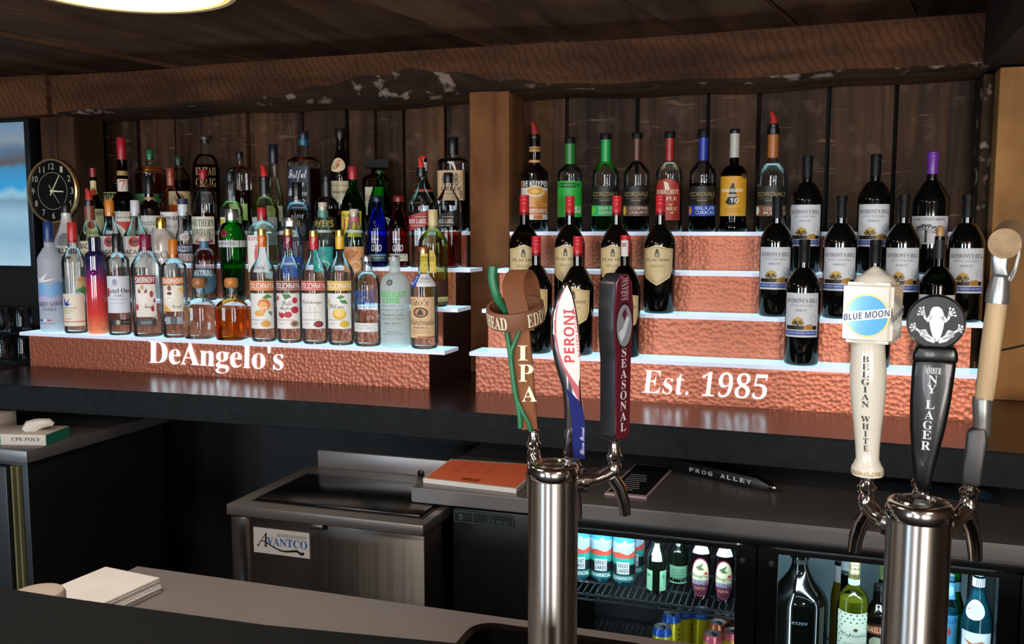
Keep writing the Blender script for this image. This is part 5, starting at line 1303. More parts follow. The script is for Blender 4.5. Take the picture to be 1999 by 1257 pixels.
pl = box('maker_plate', A_.x + 1.155, B_.x + 1.155, .0085, .0125, pz0, pz1, M('#d6d5d6', .4), ck2)
cv = []
for k_ in range(13):
    u_ = k_ / 12
    cv.append((-.62 + 1.42 * u_, .5 + .36 * math.sin(min(1, u_ * 1.6) * 1.571) - .14 * max(0, u_ - .45) / .55 * 1.2 + (.12 if u_ > .9 else 0)))
sw = [(a, b - .025 - .02 * i / 12) for i, (a, b) in enumerate(cv)] + [(a, b + .025 + .05 * (i / 12) ** 3) for i, (a, b) in reversed(list(enumerate(cv)))]
flat_label('plate_lettering', pl, A_.x + 1.155, B_.x + 1.155, pz0, pz1, .0085, None, [t('REFRIGERATION', 'is', -.15, .14, .92, .27, '#5a5a60'), t('A', 'is', -.9, .14, -.48, .72, '#1a1a1c'), t('VANTCO', 'bs', -.52, .32, .92, .64, '#2a62b4'), p(sw, '#161618')])

# dark cabinet at the left end, glove box on it
lc = thing('back_bar_cabinet', 'black cabinet with steel top at the left end below the counter', 'cabinet', (-2.65, 2.10, 0))
box('cabinet_body', -.42, .415, .015, .62, .05, .86, M('#121314', .42), lc, .004)
box('steel_top', -.43, .43, 0, .64, .862, .9, STEEL, lc, .003)
dr_ = box('door', -.41, .36, -.012, .012, .09, .85, M('#17181a', .4), lc, .004)
box('gasket', .365, .372, .0, .014, .09, .85, M('#6a6644', .6), lc)
box('gasket', .385, .392, .002, .014, .09, .85, M('#6a6644', .6), lc)
box('toe_kick', -.40, .40, .04, .6, 0, .05, BLACK, lc)
gb = thing('glove_box', 'white and teal box of disposable gloves on the left cabinet', 'box', (-2.345, 2.20, .9), R(14))
box('carton', -.115, .115, -.055, .075, 0, .034, M('#c9bcb0', .6), gb, .002)
box('teal_side', .1152, .1162, -.055, .075, .001, .033, M('#1f7a68', .6), gb)
flat_label('printed_panel', gb, -.115, .115, .002, .032, -.0552, None, [r(-1, .1, -.25, .95, '#1f8a74'), t('50 PCS', 'sb', -.9, .2, -.4, .4, '#d8e4e0'), t('CPE POLY', 'bs', .05, .25, .85, .62, '#4a4440')])
gv = []
for k_ in range(4):
    gv.append(tube([(.02 + .004 * k_, .0, .033), (.03 + .012 * k_, .004, .05 + .002 * k_), (.05 + .014 * k_, .01, .058), (.062 + .013 * k_, .014, .052)], [.016, .017, .012, .006], 8))
mesh('glove', *merge(gv), M('#c9c0b2', .5), gb)
bx2 = thing('glove_box', 'second white and teal carton at the left edge, further along the cabinet', 'box', (-2.60, 2.26, .9), R(10))
box('carton', -.10, .10, -.055, .07, 0, .06, M('#c9bcb0', .6), bx2, .002)
flat_label('printed_panel', bx2, -.10, .10, .002, .03, -.0552, None, [r(-1, 0, 1, 1, '#1f8a74')])

# glasses upside down at the left end of the counter
GG = 'upturned glass tumblers on the counter'
mt = tag(box('bar_mat', -3.12, -2.83, 2.57, 2.90, ZC, ZC + .010, M('#0e0e0f', .7)), 'black rubber mat under the upturned glasses', 'mat')
gl0 = None
names = ['glass tumbler at the front left of the mat', 'glass tumbler at the front of the mat, in the middle', 'glass tumbler at the front of the mat, next to the bottle step', 'glass tumbler in the back row, far left', 'glass tumbler in the back row, in the middle', 'glass tumbler in the back row, next to the bottle step']
rk = thing('glass_rack', 'dark wire rack holding a second layer of glasses', 'rack', (-2.968, 2.735, ZC + .01))
bm = bmesh.new()
for xx in (-.138, .132):
    for yy in (-.165, .161):
        add_box(bm, xx, xx + .006, yy, yy + .006, 0, .112)
for q in range(10):
    yy = -.165 + q * .0362
    add_box(bm, -.138, .138, yy, yy + .004, .108, .112)
from_bm('wire_frame', bm, M('#15161a', .4, .4), rk, smooth=0)
def tumbler(x_, y_, z_, lb):
    o = thing('glass_tumbler', lb, 'glass', (x_, y_, z_), 0, GG)
    pr = [(.040, 0), (.0405, .004), (.038, .04), (.034, .085), (.033, .092), (.030, .095), (0, .095)]
    body = lathe_obj('glass_wall', pr, glass('#c4ccce', .45), o, 24)
    lathe_obj('thick_base', [(0, .078), (.030, .078), (.0325, .086), (.0305, .0945), (0, .0945)], liquid('#eef4f6', 1.45), o, 24)
    return o
i_ = 0
for row in range(2):
    for c_ in range(3):
        x_, y_ = -3.057 + .089 * c_, 2.635 + .1 * row
        if gl0 is None: gl0 = tumbler(x_, y_, ZC + .0105, names[0])
        else: copy_tree(gl0, (x_, y_, ZC + .0105), names[i_])
        copy_tree(gl0, (x_, y_, ZC + .1225), names[i_].replace('of the mat', 'of the rack').replace('glass tumbler', 'upper glass tumbler'))
        i_ += 1

# papers and odds on the steel worktop
def sheet(name, label, cat, corners, z, th, mat_, elems=None, base=None):
    """flat sheet or pad lying on the worktop; corners given as ground points"""
    c = sum(corners, Vector()) / 4
    o = thing(name, label, cat, (c.x, c.y, z))
    bm = bmesh.new()
    lo = [bm.verts.new((q.x - c.x, q.y - c.y, 0)) for q in corners]
    hi = [bm.verts.new((q.x - c.x, q.y - c.y, th)) for q in corners]
    bm.faces.new(list(reversed(lo))); bm.faces.new(hi)
    for k in range(4):
        bm.faces.new((lo[k], lo[(k + 1) % 4], hi[(k + 1) % 4], hi[k]))
    from_bm('paper', bm, mat_, o, smooth=0)
    q = [v - c for v in corners]
    def bil(u, v):
        u, v = (u + 1) / 2, v
        top_ = q[3] * (1 - u) + q[2] * u; bot = q[0] * (1 - u) + q[1] * u
        return top_ * (1 - v) + bot * v
    if elems:
        fl = flat_elems(elems, 1, 0, 1)
        build_elems('printed_sheet', fl, lambda x_, z_, o_: Vector((bil(x_, 1 - z_).x, bil(x_, 1 - z_).y, th + o_ * .4)), o, 0)
    return o
W9 = .9
sheet('menu_stack', 'stack of orange printed menus with white border on the worktop', 'papers', [onZ(826, 941, .902), onZ(1008, 962, .902), onZ(1060, 915, .902), onZ(880, 903, .902)], W9 + .0005, .012, M('#d8d2cc', .6),
      [r(-.97, .03, .97, .97, '#f0744c')] + [r(-.6 + .3 * (q % 3), .15 + .1 * (q // 3), -.42 + .3 * (q % 3), .165 + .1 * (q // 3), '#c4502f') for q in range(15)] + [t('SPECIALS', 'sc', -.25, .80, .15, .92, '#7a2a1c')])
sheet('menu', 'black menu with pale border lying beside the left tap', 'menu', [onZ(1180, 966, W9), onZ(1262, 974, W9), onZ(1316, 915, W9), onZ(1240, 908, W9)], W9 + .0005, .004, M('#b89aa0', .5),
      [r(-.9, .02, .9, .95, '#0c0c0e')] + [r(-.7, .36 + .06 * q, .1 + .08 * (q % 4), .378 + .06 * q, '#b0b0b4') for q in range(9)])
fa = onZ(1350, 916, .915); fb = onZ(1478, 943, .915)
dv = (fb - fa); ang = math.atan2(dv.y, dv.x)
fh = thing('spare_tap_handle', 'black tap handle with white letters lying at the back of the worktop', 'tap handle', (fa.x, fa.y, W9 + .001), ang)
prism('handle_body', [(-.06, .0), (.2, .0), (.235, .006), (.235, .018), (.2, .03), (-.06, .036)], -.012, .012, M('#0c0c0d', .4), fh, .003)
flat_label('lettering', fh, 0.0, .19, .008, .026, -.0125, None, [t(c_, 'sb', -.98 + .2 * i, .2, -.84 + .2 * i, .8, '#c0c0c2') for i, c_ in enumerate('FROG ALLEY') if c_ != ' '])
lathe_obj('ferrule', [(.005, 0), (.006, .012), (.004, .016), (0, .016)], CHROME2, fh, 12, xf=Matrix.Translation((.234, 0, .012)) @ Matrix.Rotation(R(90), 4, 'Y'))
Pm = onZ(1905, 962, W9)
bc = thing('sunburst_handle', 'dark tap handle cloth with blue sunburst print behind the right tower', 'slab', (Pm.x - .09, Pm.y - .02, W9 + .0005), R(-8))
box('slab', -.14, .14, -.08, .08, 0, .006, M('#0d1018', .8), bc, .002)  # flat slab standing in for a tap handle lying here
fl = []
for k_ in range(22):
    a = R(-100 + 10 * k_)
    c_, s_ = math.cos(a), math.sin(a)
    fl.append(([(.06 + .03 * c_ - .0012 * s_, .03 * s_ + .0012 * c_), (.06 + .062 * c_ - .002 * s_, .062 * s_ + .002 * c_), (.06 + .062 * c_ + .002 * s_, .062 * s_ - .002 * c_), (.06 + .03 * c_ + .0012 * s_, .03 * s_ - .0012 * c_)], [(0, 1, 2, 3)], '#3f8ac0', 0))
for a0 in range(12):
    aa, ab = R(-90 + 15 * a0), R(-75 + 15 * a0)
    fl.append(([(.06 + rr * math.cos(q), rr * math.sin(q)) for rr, q in ((.018, aa), (.026, aa), (.026, ab), (.018, ab))], [(0, 1, 2, 3)], '#8aa0a8', 0))
v_, f_ = text_in('BLUE POINT', 'bs', -.12, .02, -.02, .02); fl.append((v_, f_, '#1c4a78', 0))
build_elems('sunburst_print', fl, lambda x_, z_, o_: Vector((x_, z_, .0066)), bc, 0)
# small black adapter and its cord at the right end of the counter
ad = thing('power_adapter', 'small black vented box at the right end of the counter', 'adapter', (.62, 2.72, ZC))
box('casing', -.06, .10, -.05, .05, 0, .035, M('#101012', .5), ad, .004)
bm = bmesh.new()
for q in range(5): add_box(bm, -.04 + .028 * q, -.026 + .028 * q, -.052, -.049, .008, .026)
from_bm('vents', bm, M('#3a3a3c', .4), ad)
P0, P1, P2 = onY(1952, 688, 3.03), onY(1975, 680, 3.03), onY(2010, 672, 3.03)
cd = tag(mesh('cord', *tube(smooth_pts([(P0.x - .02, 3.034, P0.z), (P1.x, 3.034, P1.z), (P2.x, 3.034, P2.z), (P2.x + .1, 3.034, P2.z + .03)]), .0028, 8), BLACK), 'thin black cord running across the right wood panel', 'cord')

# ------------------------------------------------------------------ front bar
ZU = .80
ub = thing('underbar_counter', 'brushed steel underbar counter with a sink behind the bar', 'counter', (0, 1.35, 0))
SK = (-.60, -.26, .05, .25)                   # sink hole x0, x1, y0, y1 local
bm = bmesh.new()
for a, b, c, d in ((-1.44, SK[0], -.30, .30), (SK[0], SK[1], SK[3], .30), (SK[0], SK[1], -.30, SK[2]), (SK[1], 1.4, -.30, .30)):
    add_box(bm, a, b, c, d, ZU - .035, ZU)
from_bm('steel_top', bm, STEEL2, ub, smooth=0)
box('apron', -1.43, 1.39, .27, .295, .2, ZU - .036, M('#3a3836', .4, .8), ub)
box('side_apron', -1.43, -1.41, -.29, .27, .2, ZU - .036, M('#3a3836', .4, .8), ub)
for lx in (-1.41, 1.36):
    for ly in (-.27, .24):
        box('leg', lx, lx + .03, ly, ly + .03, 0, ZU - .036, M('#6a6866', .4, .9), ub)
def rr_pts(x0, x1, y0, y1, rad, n=6):
    out = []
    for cx_, cy_, a0 in ((x1 - rad, y1 - rad, 0), (x0 + rad, y1 - rad, 90), (x0 + rad, y0 + rad, 180), (x1 - rad, y0 + rad, 270)):
        for k in range(n + 1):
            a = R(a0 + 90 * k / n); out.append((cx_ + rad * math.cos(a), cy_ + rad * math.sin(a)))
    return out
ring = [rr_pts(SK[0] - .012, SK[1] + .012, SK[2] - .012, SK[3] + .012, .05), rr_pts(SK[0] - .006, SK[1] + .006, SK[2] - .006, SK[3] + .006, .046), rr_pts(SK[0] + .006, SK[1] - .006, SK[2] + .006, SK[3] - .006, .04), rr_pts(SK[0] + .02, SK[1] - .02, SK[2] + .02, SK[3] - .02, .035)]
zz = [ZU + .001, ZU + .007, ZU + .003, ZU - .14]
vs, fs = [], []
m_ = len(ring[0])
for k in range(4): vs += [(a, b, zz[k]) for a, b in ring[k]]
for k in range(3):
    for i in range(m_):
        j = (i + 1) % m_
        fs.append((k * m_ + i, k * m_ + j, (k + 1) * m_ + j, (k + 1) * m_ + i))
fs.append(tuple(range(3 * m_, 4 * m_)))
mesh('sink', vs, fs, M('#6a6663', .25, 1.0), ub)
fb_ = thing('front_bar', 'black speckled granite bar top in the near left corner', 'bar', (0, .8, 0))
be = [(-1.9, 1.05), (-1.45, 1.065), (-1.167, 1.079), (-1.088, 1.079), (-.954, 1.083), (-.729, 1.091), (-.41, 1.127), (-.1, 1.13), (.4, 1.12), (1.3, 1.10)]
vs, fs = [], []
for x_, y_ in be:
    for yy, zz_ in ((.42, 1.0), (y_ - .006, 1.0), (y_, .994), (y_, .962), (y_ - .006, .956), (.42, .956)): vs.append((x_, yy - .8, zz_))
for i in range(len(be) - 1):
    for k in range(6):
        j = (k + 1) % 6; fs.append((i * 6 + k, i * 6 + j, (i + 1) * 6 + j, (i + 1) * 6 + k))
fs.append((5, 4, 3, 2, 1, 0)); q = (len(be) - 1) * 6; fs.append(tuple(q + k for k in range(6)))
mesh('granite_top', vs, fs, BARTOP, fb_, smooth=30)
box('bar_front', -1.85, 1.25, -.02, .18, 0, .955, M('#1a1614', .7), fb_)
nk_ = thing('napkin_stack', 'stack of white paper napkins on the steel underbar', 'napkins', (-1.345, 1.475, ZU), R(-6))
bm = bmesh.new()
z_ = 0
for k in range(7):
    h_ = .0046
    add_box(bm, -.105 + random.uniform(-.002, .002), .052 + random.uniform(-.003, .003), -.10 + random.uniform(-.002, .002), .072, z_ + .0004, z_ + h_); z_ += h_
bmesh.ops.bevel(bm, geom=bm.edges[:], offset=.0012, segments=2, affect='EDGES')
from_bm('folded_napkins', bm, M('#efe9e6', .8), nk_)
pw_ = onZ(75, 1153, .93)
dish = thing('paper_plate', 'white rounded plate edge peeking over the bar at far left', 'plate', (-1.30, 1.255, .0))
Pd = onY(74, 1152, 1.26)
dish.location = (Pd.x, 1.26, ZU)
hz = onY(74, 1150, 1.26).z - ZU
lathe_obj('stacked_plates', [(0, 0), (.04, 0), (.044, hz * .4), (.046, hz - .012), (.042, hz - .005), (.03, hz - .001), (0, hz)], M('#b9a99c', .6), dish, 32)

# ------------------------------------------------------------------ beer towers
def tower(name, label, c, ztop, fcs):
    o = thing(name, label, 'beer tower', (c[0], c[1], ZU + .0006), 0, 'steel beer towers')
    H = ztop - ZU
    lathe_obj('column', [(.038, .012), (.038, H - .022)], CHROME, o, 48)
    lathe_obj('top_cap', [(.0375, H - .022), (.0392, H - .020), (.0396, H - .012), (.0385, H - .004), (.036, H - .0008), (.031, H + .0006), (.0295, H - .0012), (.028, H - .0012), (.0265, H + .0016), (.019, H + .002), (.0175, H - .0006), (.010, H - .0006), (0, H - .0002)], CHROME2, o, 48)
    lathe_obj('base_flange', [(0, 0), (.062, 0), (.064, .004), (.060, .010), (.042, .013), (.039, .018)], CHROME2, o, 40)
    for (fx, fy, zs_, zh) in fcs:                        # faucet under the handle at (fx, fy); handle starts at zh
        d = Vector((fx - c[0], fy - c[1], 0)); L_ = d.length; d.normalize()
        zs = zs_ - ZU
        P = lambda l, z: Vector((d.x * l, d.y * l, z))
        prts = [tube([P(.034, zs), P(.044, zs), P(.0441, zs), P(.052, zs), P(.0521, zs), P(.058, zs)], [.0135, .0135, .018, .018, .0125, .0125], 18),
                tube([P(.058, zs), P(.07, zs + .001), P(L_ * .85, zs + .006), P(L_, zs + .014)], [.0105, .0095, .0105, .011], 16)]
        st = Vector((d.x * L_, d.y * L_, 0))
        zq = zh - ZU
        lv, lf = lathe([(0, zs + .004), (.010, zs + .006), (.0125, zs + .014), (.0105, zs + .022), (.0085, zs + .026), (.012, zs + .030), (.0125, zs + .036), (.009, zs + .040), (.0075, zq - .004), (.0095, zq - .002), (.0095, zq), (0, zq)], 16)
        prts.append(([Vector(v) + st for v in lv], lf))
        V, Fc = merge(prts)
        fo = mesh('faucet', V, Fc, CHROME2, o)
        q = st + Vector((0, 0, zs + .004))
        sv, sf = tube([q + Vector((-d.x * .004, -d.y * .004, 0)), q + d * .008 + Vector((0, 0, -.018)), q + d * .016 + Vector((0, 0, -.042)), q + d * .019 + Vector((0, 0, -.062))], [.0105, .0105, .0095, .0085], 16)
        mesh('spout', sv, sf, CHROME2, fo)
    return o
TL, TR = onY(1080, 905, 1.319), onY(1795, 978, 1.218)
HP = {}
def hpos(key, px, py, Y):
    P = onY(px, py, Y); HP[key] = (P, px, py, depth(P) / F_PX); return P
a1, a2, a3 = hpos('ipa', 1042, 838, 1.43), hpos('per', 1121, 893, 1.43), hpos('sar', 1200, 857, 1.37)
b1, b2, b3 = hpos('bm', 1693, 930, 1.285), hpos('frog', 1797, 962, 1.325), hpos('axe', 1893, 945, 1.285)
zf = lambda P, k: P.z - k
tower('beer_tower', 'polished steel beer tower left of centre with vine, silver and red handles', (TL.x, TL.y), TL.z, [(a1.x, a1.y, TL.z - .035, a1.z - .001), (a2.x, a2.y, TL.z - .066, a2.z - .003), (a3.x, a3.y, TL.z - .030, a3.z - .003)])
tower('beer_tower', 'polished steel beer tower at right with white, frog and axe handles', (TR.x, TR.y), TR.z, [(b1.x, b1.y, TR.z - .042, b1.z - .001), (b2.x, b2.y, TR.z - .040, b2.z - .001), (b3.x, b3.y, TR.z - .036, b3.z - .001)])
GH = 'beer tap handles'
def handle(key, label, extra=0):
    P, px, py, s = HP[key]
    o = thing('tap_handle', label, 'tap handle', P, beta(px) + R(extra), GH)
    o['x'] = 0; del o['x']
    yv = CY + F_PX / math.tan(PITCH)                       # where upright lines meet below the frame
    Q = lambda x, y: ((x - px - (px - CX) * (py - y) / (yv - py)) * s / math.sqrt(1 + ((px - CX) / F_PX) ** 2), (py - y) * s)
    return o, Q, s
# --- wooden vine handle
o, Q, s = handle('ipa', 'brown wooden tap handle with ring collar and green vine')
BW = wood('tap_wood', '#6e4128', '#8a5636', (60, 60, 6), .6, 0, .4)
prism('trunk', [Q(*q) for q in [(1018, 838), (1050, 836), (1047, 800), (1043, 740), (1036, 660), (1031, 600), (1000, 606), (994, 640), (1003, 720), (1012, 790)]], -.011, .011, BW, o, .003)
rx, rz = Q(1007, 610)
Rr = 55 * s
tl = Matrix.Translation((rx, .0, rz)) @ Matrix.Rotation(R(16), 4, 'X') @ Matrix.Rotation(R(-6), 4, 'Y')
hb = 17 * s
rg = lathe_obj('ring_collar', [(Rr * .90, -hb), (Rr, -hb), (Rr * 1.02, -hb * .8), (Rr * 1.02, hb * .8), (Rr * 1.0, hb), (Rr * .90, hb), (Rr * .88, hb * .8), (Rr * .88, -hb * .8), (Rr * .90, -hb)], M('#74492f', .6), o, 40, xf=tl)
fl = []
for txt_, u0, u1 in (('EHEAD', -1.45, -.28), ('EDDY', .42, 1.40)):
    v_, f_ = text_in(txt_, 'bs', u0 * Rr, u1 * Rr, -hb * .75, hb * .75, res=4); fl.append((v_, f_, '#e6dcc0', 1))
build_elems('ring_lettering', fl, lambda x_, z_, o_: tl @ Vector((math.sin(x_ / Rr) * Rr * 1.035, -math.cos(x_ / Rr) * Rr * 1.035, z_)), rg, step=.006)
# strap arching over the top
sp_ = [(1024, 640, -.030), (1012, 600, -.034), (1003, 565, -.030), (1005, 540, -.018), (1018, 529, 0.0), (1030, 545, .02), (1036, 580, .034), (1036, 612, .042)]
cen = smooth_pts([(Q(a, b)[0], c, Q(a, b)[1]) for a, b, c in sp_], 5)
vs, fs = [], []
wv = Vector((19 * s, .006, 0))
for i, c in enumerate(cen):
    tn = (cen[min(i + 1, len(cen) - 1)] - cen[max(i - 1, 0)]).normalized()
    nn = tn.cross(wv).normalized() * .0022
    for sg in ((-1, -1), (1, -1), (1, 1), (-1, 1)): vs.append(c + wv * sg[0] + nn * sg[1])
    if i:
        for k in range(4):
            fs.append(((i - 1) * 4 + k, (i - 1) * 4 + (k + 1) % 4, i * 4 + (k + 1) % 4, i * 4 + k))
fs += [(0, 1, 2, 3), tuple(len(vs) - 4 + k for k in (3, 2, 1, 0))]
mesh('strap', vs, fs, M('#79492c', .55), o, smooth=30)
VG = M('#1f6a45', .45)
v3 = lambda a, b, y: (Q(a, b)[0], y, Q(a, b)[1])
pa = smooth_pts([v3(966, 519, -.03), v3(965, 545, -.03), v3(974, 580, -.028), v3(988, 605, -.016), v3(990, 640, -.012), v3(997, 690, -.013), v3(1003, 740, -.014), v3(1009, 775, -.014), v3(1015, 810, -.014), v3(1016, 832, -.013)])
ra = [.0075 if i < 12 else (.0065 if i < 18 else .0042) for i in range(len(pa))]
pb = smooth_pts([v3(1020, 632, -.014), v3(1010, 655, -.0155), v3(1000, 680, -.0155), v3(999, 700, -.0145)])
pc = smooth_pts([v3(1008, 772, -.014), v3(1020, 800, -.0155), v3(1032, 822, -.0155), v3(1036, 838, -.013)])
mesh('vine', *merge([tube(pa, ra, 10), tube(pb, .0034, 8), tube(pc, .0034, 8)]), VG, o)
for ch_, (x0, y0, x1, y1) in (('I', (1011, 671, 1031, 700)), ('P', (1013, 708, 1041, 741)), ('A', (1019, 750, 1048, 780))):
    (X0, Z1), (X1, Z0) = Q(x0, y0), Q(x1, y1)
    letters3d('letter', o, ch_, 'bs', X0, X1, Z0, Z1, -.0105, .004, M('#e3d9bb', .5))
# --- curved silver handle
o, Q, s = handle('per', 'curved silver tap handle with white face and red lettering')
z5 = lambda x, y: Q(920 + x / 2.992, 500 + y / 2.992)
prism('silver_body', [z5(*q) for q in [(545, 150), (525, 185), (500, 240), (480, 300), (470, 360), (468, 450), (475, 540), (490, 620), (510, 690), (530, 750), (540, 830), (545, 900), (545, 1000), (541, 1100), (538, 1175), (600, 1180), (665, 1175), (667, 1090), (666, 1000), (658, 900), (645, 830), (638, 760), (636, 600), (632, 480), (626, 390), (612, 300), (598, 230), (575, 165)]], -.013, .013, M('#a9a9ae', .12, 1), o, .006, 3)
prism('red_edge', [z5(*q) for q in [(560, 160), (520, 235), (497, 310), (487, 390), (490, 480), (520, 600), (560, 690), (600, 780), (632, 835), (630, 730), (600, 600), (560, 300)]], -.0140, -.012, M('#a8283c', .3, 0, 0, .4), o)
fc = prism('white_face', [z5(*q) for q in [(562, 165), (535, 215), (512, 275), (500, 350), (500, 450), (515, 545), (545, 630), (590, 700), (625, 748), (633, 690), (633, 590), (628, 480), (618, 390), (602, 290), (588, 225)]], -.0150, -.013, M('#cdc6c2', .3), o)
(X0, Z0), (X1, Z1) = z5(540, 607), z5(603, 303)
def slant(v_): return v_
fl = []
v_, f_ = text_in('PERONI', 'sb', X0, X1, Z0, Z1, 90, 5)
fl.append(([(x_ + (z_ - (Z0 + Z1) / 2) * -.02, z_) for x_, z_ in v_], f_, '#b8202c', 0))
(X0, Z0), (X1, Z1) = z5(606, 575), z5(624, 290)
v_, f_ = text_in('NASTRO AZZURRO', 'sb', X0, X1, Z0, Z1, 90, 3)
fl.append(([(x_ + (z_ - (Z0 + Z1) / 2) * -.12, z_) for x_, z_ in v_], f_, '#b8303c', 0))
build_elems('face_lettering', fl, lambda x_, z_, o_: Vector((x_, -.0154, z_)), fc, 0)
bl = prism('blue_band', [z5(*q) for q in [(553, 758), (590, 790), (632, 838), (650, 880), (662, 930), (665, 1000), (665, 1090), (664, 1170), (600, 1172), (592, 1100), (590, 1000), (585, 920), (572, 830)]], -.0145, -.012, M('#101a60', .6, 0, 0, 0, .15), o)
(X0, Z0), (X1, Z1) = z5(634, 1145), z5(660, 985)
v_, f_ = text_in('Birra Peroni', 'sc', X0, X1, Z0, Z1, 90, 4)
build_elems('band_lettering', [(v_, f_, '#c8ccdc', 0)], lambda x_, z_, o_: Vector((x_, -.0149, z_)), bl, 0)
# --- dark red paddle handle, turned to the right
P, px, py, s = HP['sar']
o = thing('tap_handle', 'black edged maroon tap handle with white vertical lettering', 'tap handle', P, beta(px) + R(52), GH)
hz_ = lambda y: (857 - y) * s
W_ = .0225
outl = [(-.011, 0), (.011, 0), (W_ * .8, hz_(845)), (W_ * .85, hz_(700)), (W_ * .95, hz_(680)), (W_ * 1.1, hz_(640)), (W_ * 1.1, hz_(600)), (W_ * .95, hz_(575)), (W_ * .9, hz_(550)), (.008, hz_(533)), (-.008, hz_(533)), (-W_ * .9, hz_(550)), (-W_ * .95, hz_(575)), (-W_ * 1.1, hz_(600)), (-W_ * 1.1, hz_(640)), (-W_ * .95, hz_(680)), (-W_ * .85, hz_(700)), (-W_ * .8, hz_(845))]
prism('black_body', outl, -.014, .016, M('#17161a', .4), o, .003)
fc = prism('maroon_face', [(x_ * .92, .003 + z_ * .985) for x_, z_ in outl], -.0155, -.013, M('#5c1a26', .35), o)
fl = flat_elems([e(0, .5, 1, .5, '#2a1418'), e(0, .5, .9, .45, '#8a8a92'), p([(-.7, .65), (-.2, .55), (.3, .3), (.6, .35), (.1, .7), (-.3, .85)], '#c8d0dc'), p([(-.3, .25), (.1, .12), (.3, .25), (0, .4)], '#5a2230')], W_ * .92, hz_(678), hz_(588))
fl += flat_elems([t('SARANAC', 'bs', -.8, 0, .8, 1, '#b89aa0', 90)], W_ * .5, hz_(584), hz_(538))
fl += flat_elems([t('S\nE\nA\nS\nO\nN\nA\nL', 'bs', -1, 0, 1, 1, '#ddd8d4')], W_ * .34, hz_(838), hz_(676))
build_elems('face_print', fl, lambda x_, z_, o_: Vector((x_, -.0155 - o_ * .5, z_)), fc, 0)
lathe_obj('ferrule', [(.006, -.002), (.0075, .0), (.0075, .006), (0, .006)], CHROME2, o, 14)
# --- white ceramic handle
o, Q, s = handle('bm', 'white ceramic tap handle with blue oval emblem and square head')
z6 = lambda x, y: Q(1600 + x / 1.995, 430 + y / 1.995)
CER = M('#cec7b8', .15, 0, 0, .5)
hx = lambda w: w / 1.995 / 2 * s
axis = [(930 + 66, 48, 205 - 193), (0, 0, 0)]
prf = []
for y_, w_ in ((996, 60), (990, 116), (978, 122), (960, 118), (945, 100), (925, 86), (880, 90), (800, 104), (720, 122), (640, 134), (580, 134), (520, 126), (480, 122), (462, 130)):
    prf.append((hx(w_) if w_ != 60 else 0.0005, z6(0, y_)[1]))
lathe_obj('ceramic_grip', prf, CER, o, 36, xf=Matrix.Shear('XY', 4, (-0.03, 0)))
zb_, zt_ = z6(0, 468)[1], z6(0, 238)[1]
xm_ = z6(207, 360)[0]; hw_ = 91 / 1.995 * s
bm = bmesh.new()
vsb = add_box(bm, xm_ - hw_, xm_ + hw_, -hw_ * .95, hw_ * .95, zb_, zt_)
bmesh.ops.bevel(bm, geom=bm.edges[:], offset=.005, segments=3, affect='EDGES')
rotm = Matrix.Rotation(R(-14), 3, 'Z')
for v in bm.verts:
    v.co = Vector((xm_, 0, 0)) + rotm @ (v.co - Vector((xm_, 0, 0)))
hd = from_bm('square_head', bm, CER, o)
zq = z6(0, 180)[1]
lathe_obj('dome', [(hw_ * .86, zt_ - .002), (hw_ * .74, zt_ + (zq - zt_) * .30), (hw_ * .48, zt_ + (zq - zt_) * .52), (hw_ * .26, zt_ + (zq - zt_) * .80), (hw_ * .14, zt_ + (zq - zt_) * .97), (0, zq)], CER, o, 32, xf=Matrix.Translation((xm_ + .001, 0, 0)))
zc_ = z6(0, 362)[1]; rd = 80 / 1.995 * s
def emblem(rz_):
    rm_ = Matrix.Rotation(rz_, 3, 'Z')
    fl = [([(rd * 1.02 * math.cos(R(10 * a)), zc_ + rd * 1.02 * math.sin(R(10 * a))) for a in range(36)], [tuple(range(36))], M('#b59a5a', .3, .6), 0),
          ([(rd * .94 * math.cos(R(10 * a)), zc_ + rd * .94 * math.sin(R(10 * a))) for a in range(36)], [tuple(range(36))], M('#4f9fd6', .12, 0, 0, .5), 6)]
    hb_ = rd * .26
    bw_ = rd * 1.08
    fl.append(([(-bw_, zc_ - hb_ * 1.3), (0, zc_ - hb_ * .75), (bw_, zc_ - hb_ * .1), (bw_, zc_ + hb_ * 1.55), (0, zc_ + hb_ * .95), (-bw_, zc_ + hb_ * .55)], [(0, 1, 2, 3, 4, 5)], '#e4ddd0', 12))
    v_, f_ = text_in('BLUE MOON', 'sb', -bw_ * .95, bw_ * .95, -hb_ * .62, hb_ * .62, res=5)
    fl.append(([(x_, zc_ + hb_ * .12 + z_ + x_ / bw_ * hb_ * .62) for x_, z_ in v_], f_, '#262a54', 18))
    build_elems('emblem', fl, lambda x_, z_, o_: Vector((xm_, 0, 0)) + rm_ @ Vector((x_, -hw_ * .95 - o_ - .0002, z_)), hd, 0, rough=.25)
emblem(R(-14)); emblem(R(76))
(X0, Z1), (X1, Z0) = z6(163, 518), z6(200, 888)
rz6 = hx(128)
v_, f_ = text_in('B\nE\nL\nG\nI\nA\nN\n\nW\nH\nI\nT\nE', 'bs', -.0085, .0085, Z0, Z1, res=4)
def rad_bm(z_): return rad_at(prf, z_)
sh_x = lambda z_: -.03 * z_
tilt0 = R(-8)
build_elems('grip_lettering', [(v_, f_, '#1c1a1c', 0)], lambda x_, z_, o_: Vector((sh_x(z_) + (rad_bm(z_) + .0006) * math.sin(x_ / .03 + tilt0), -(rad_bm(z_) + .0006) * math.cos(x_ / .03 + tilt0), z_)), o, step=.004)
v_, f_ = text_in('BELGIAN STYLE WHEAT', 'bs', -.026, .026, z6(0, 981)[1], z6(0, 966)[1], res=2)
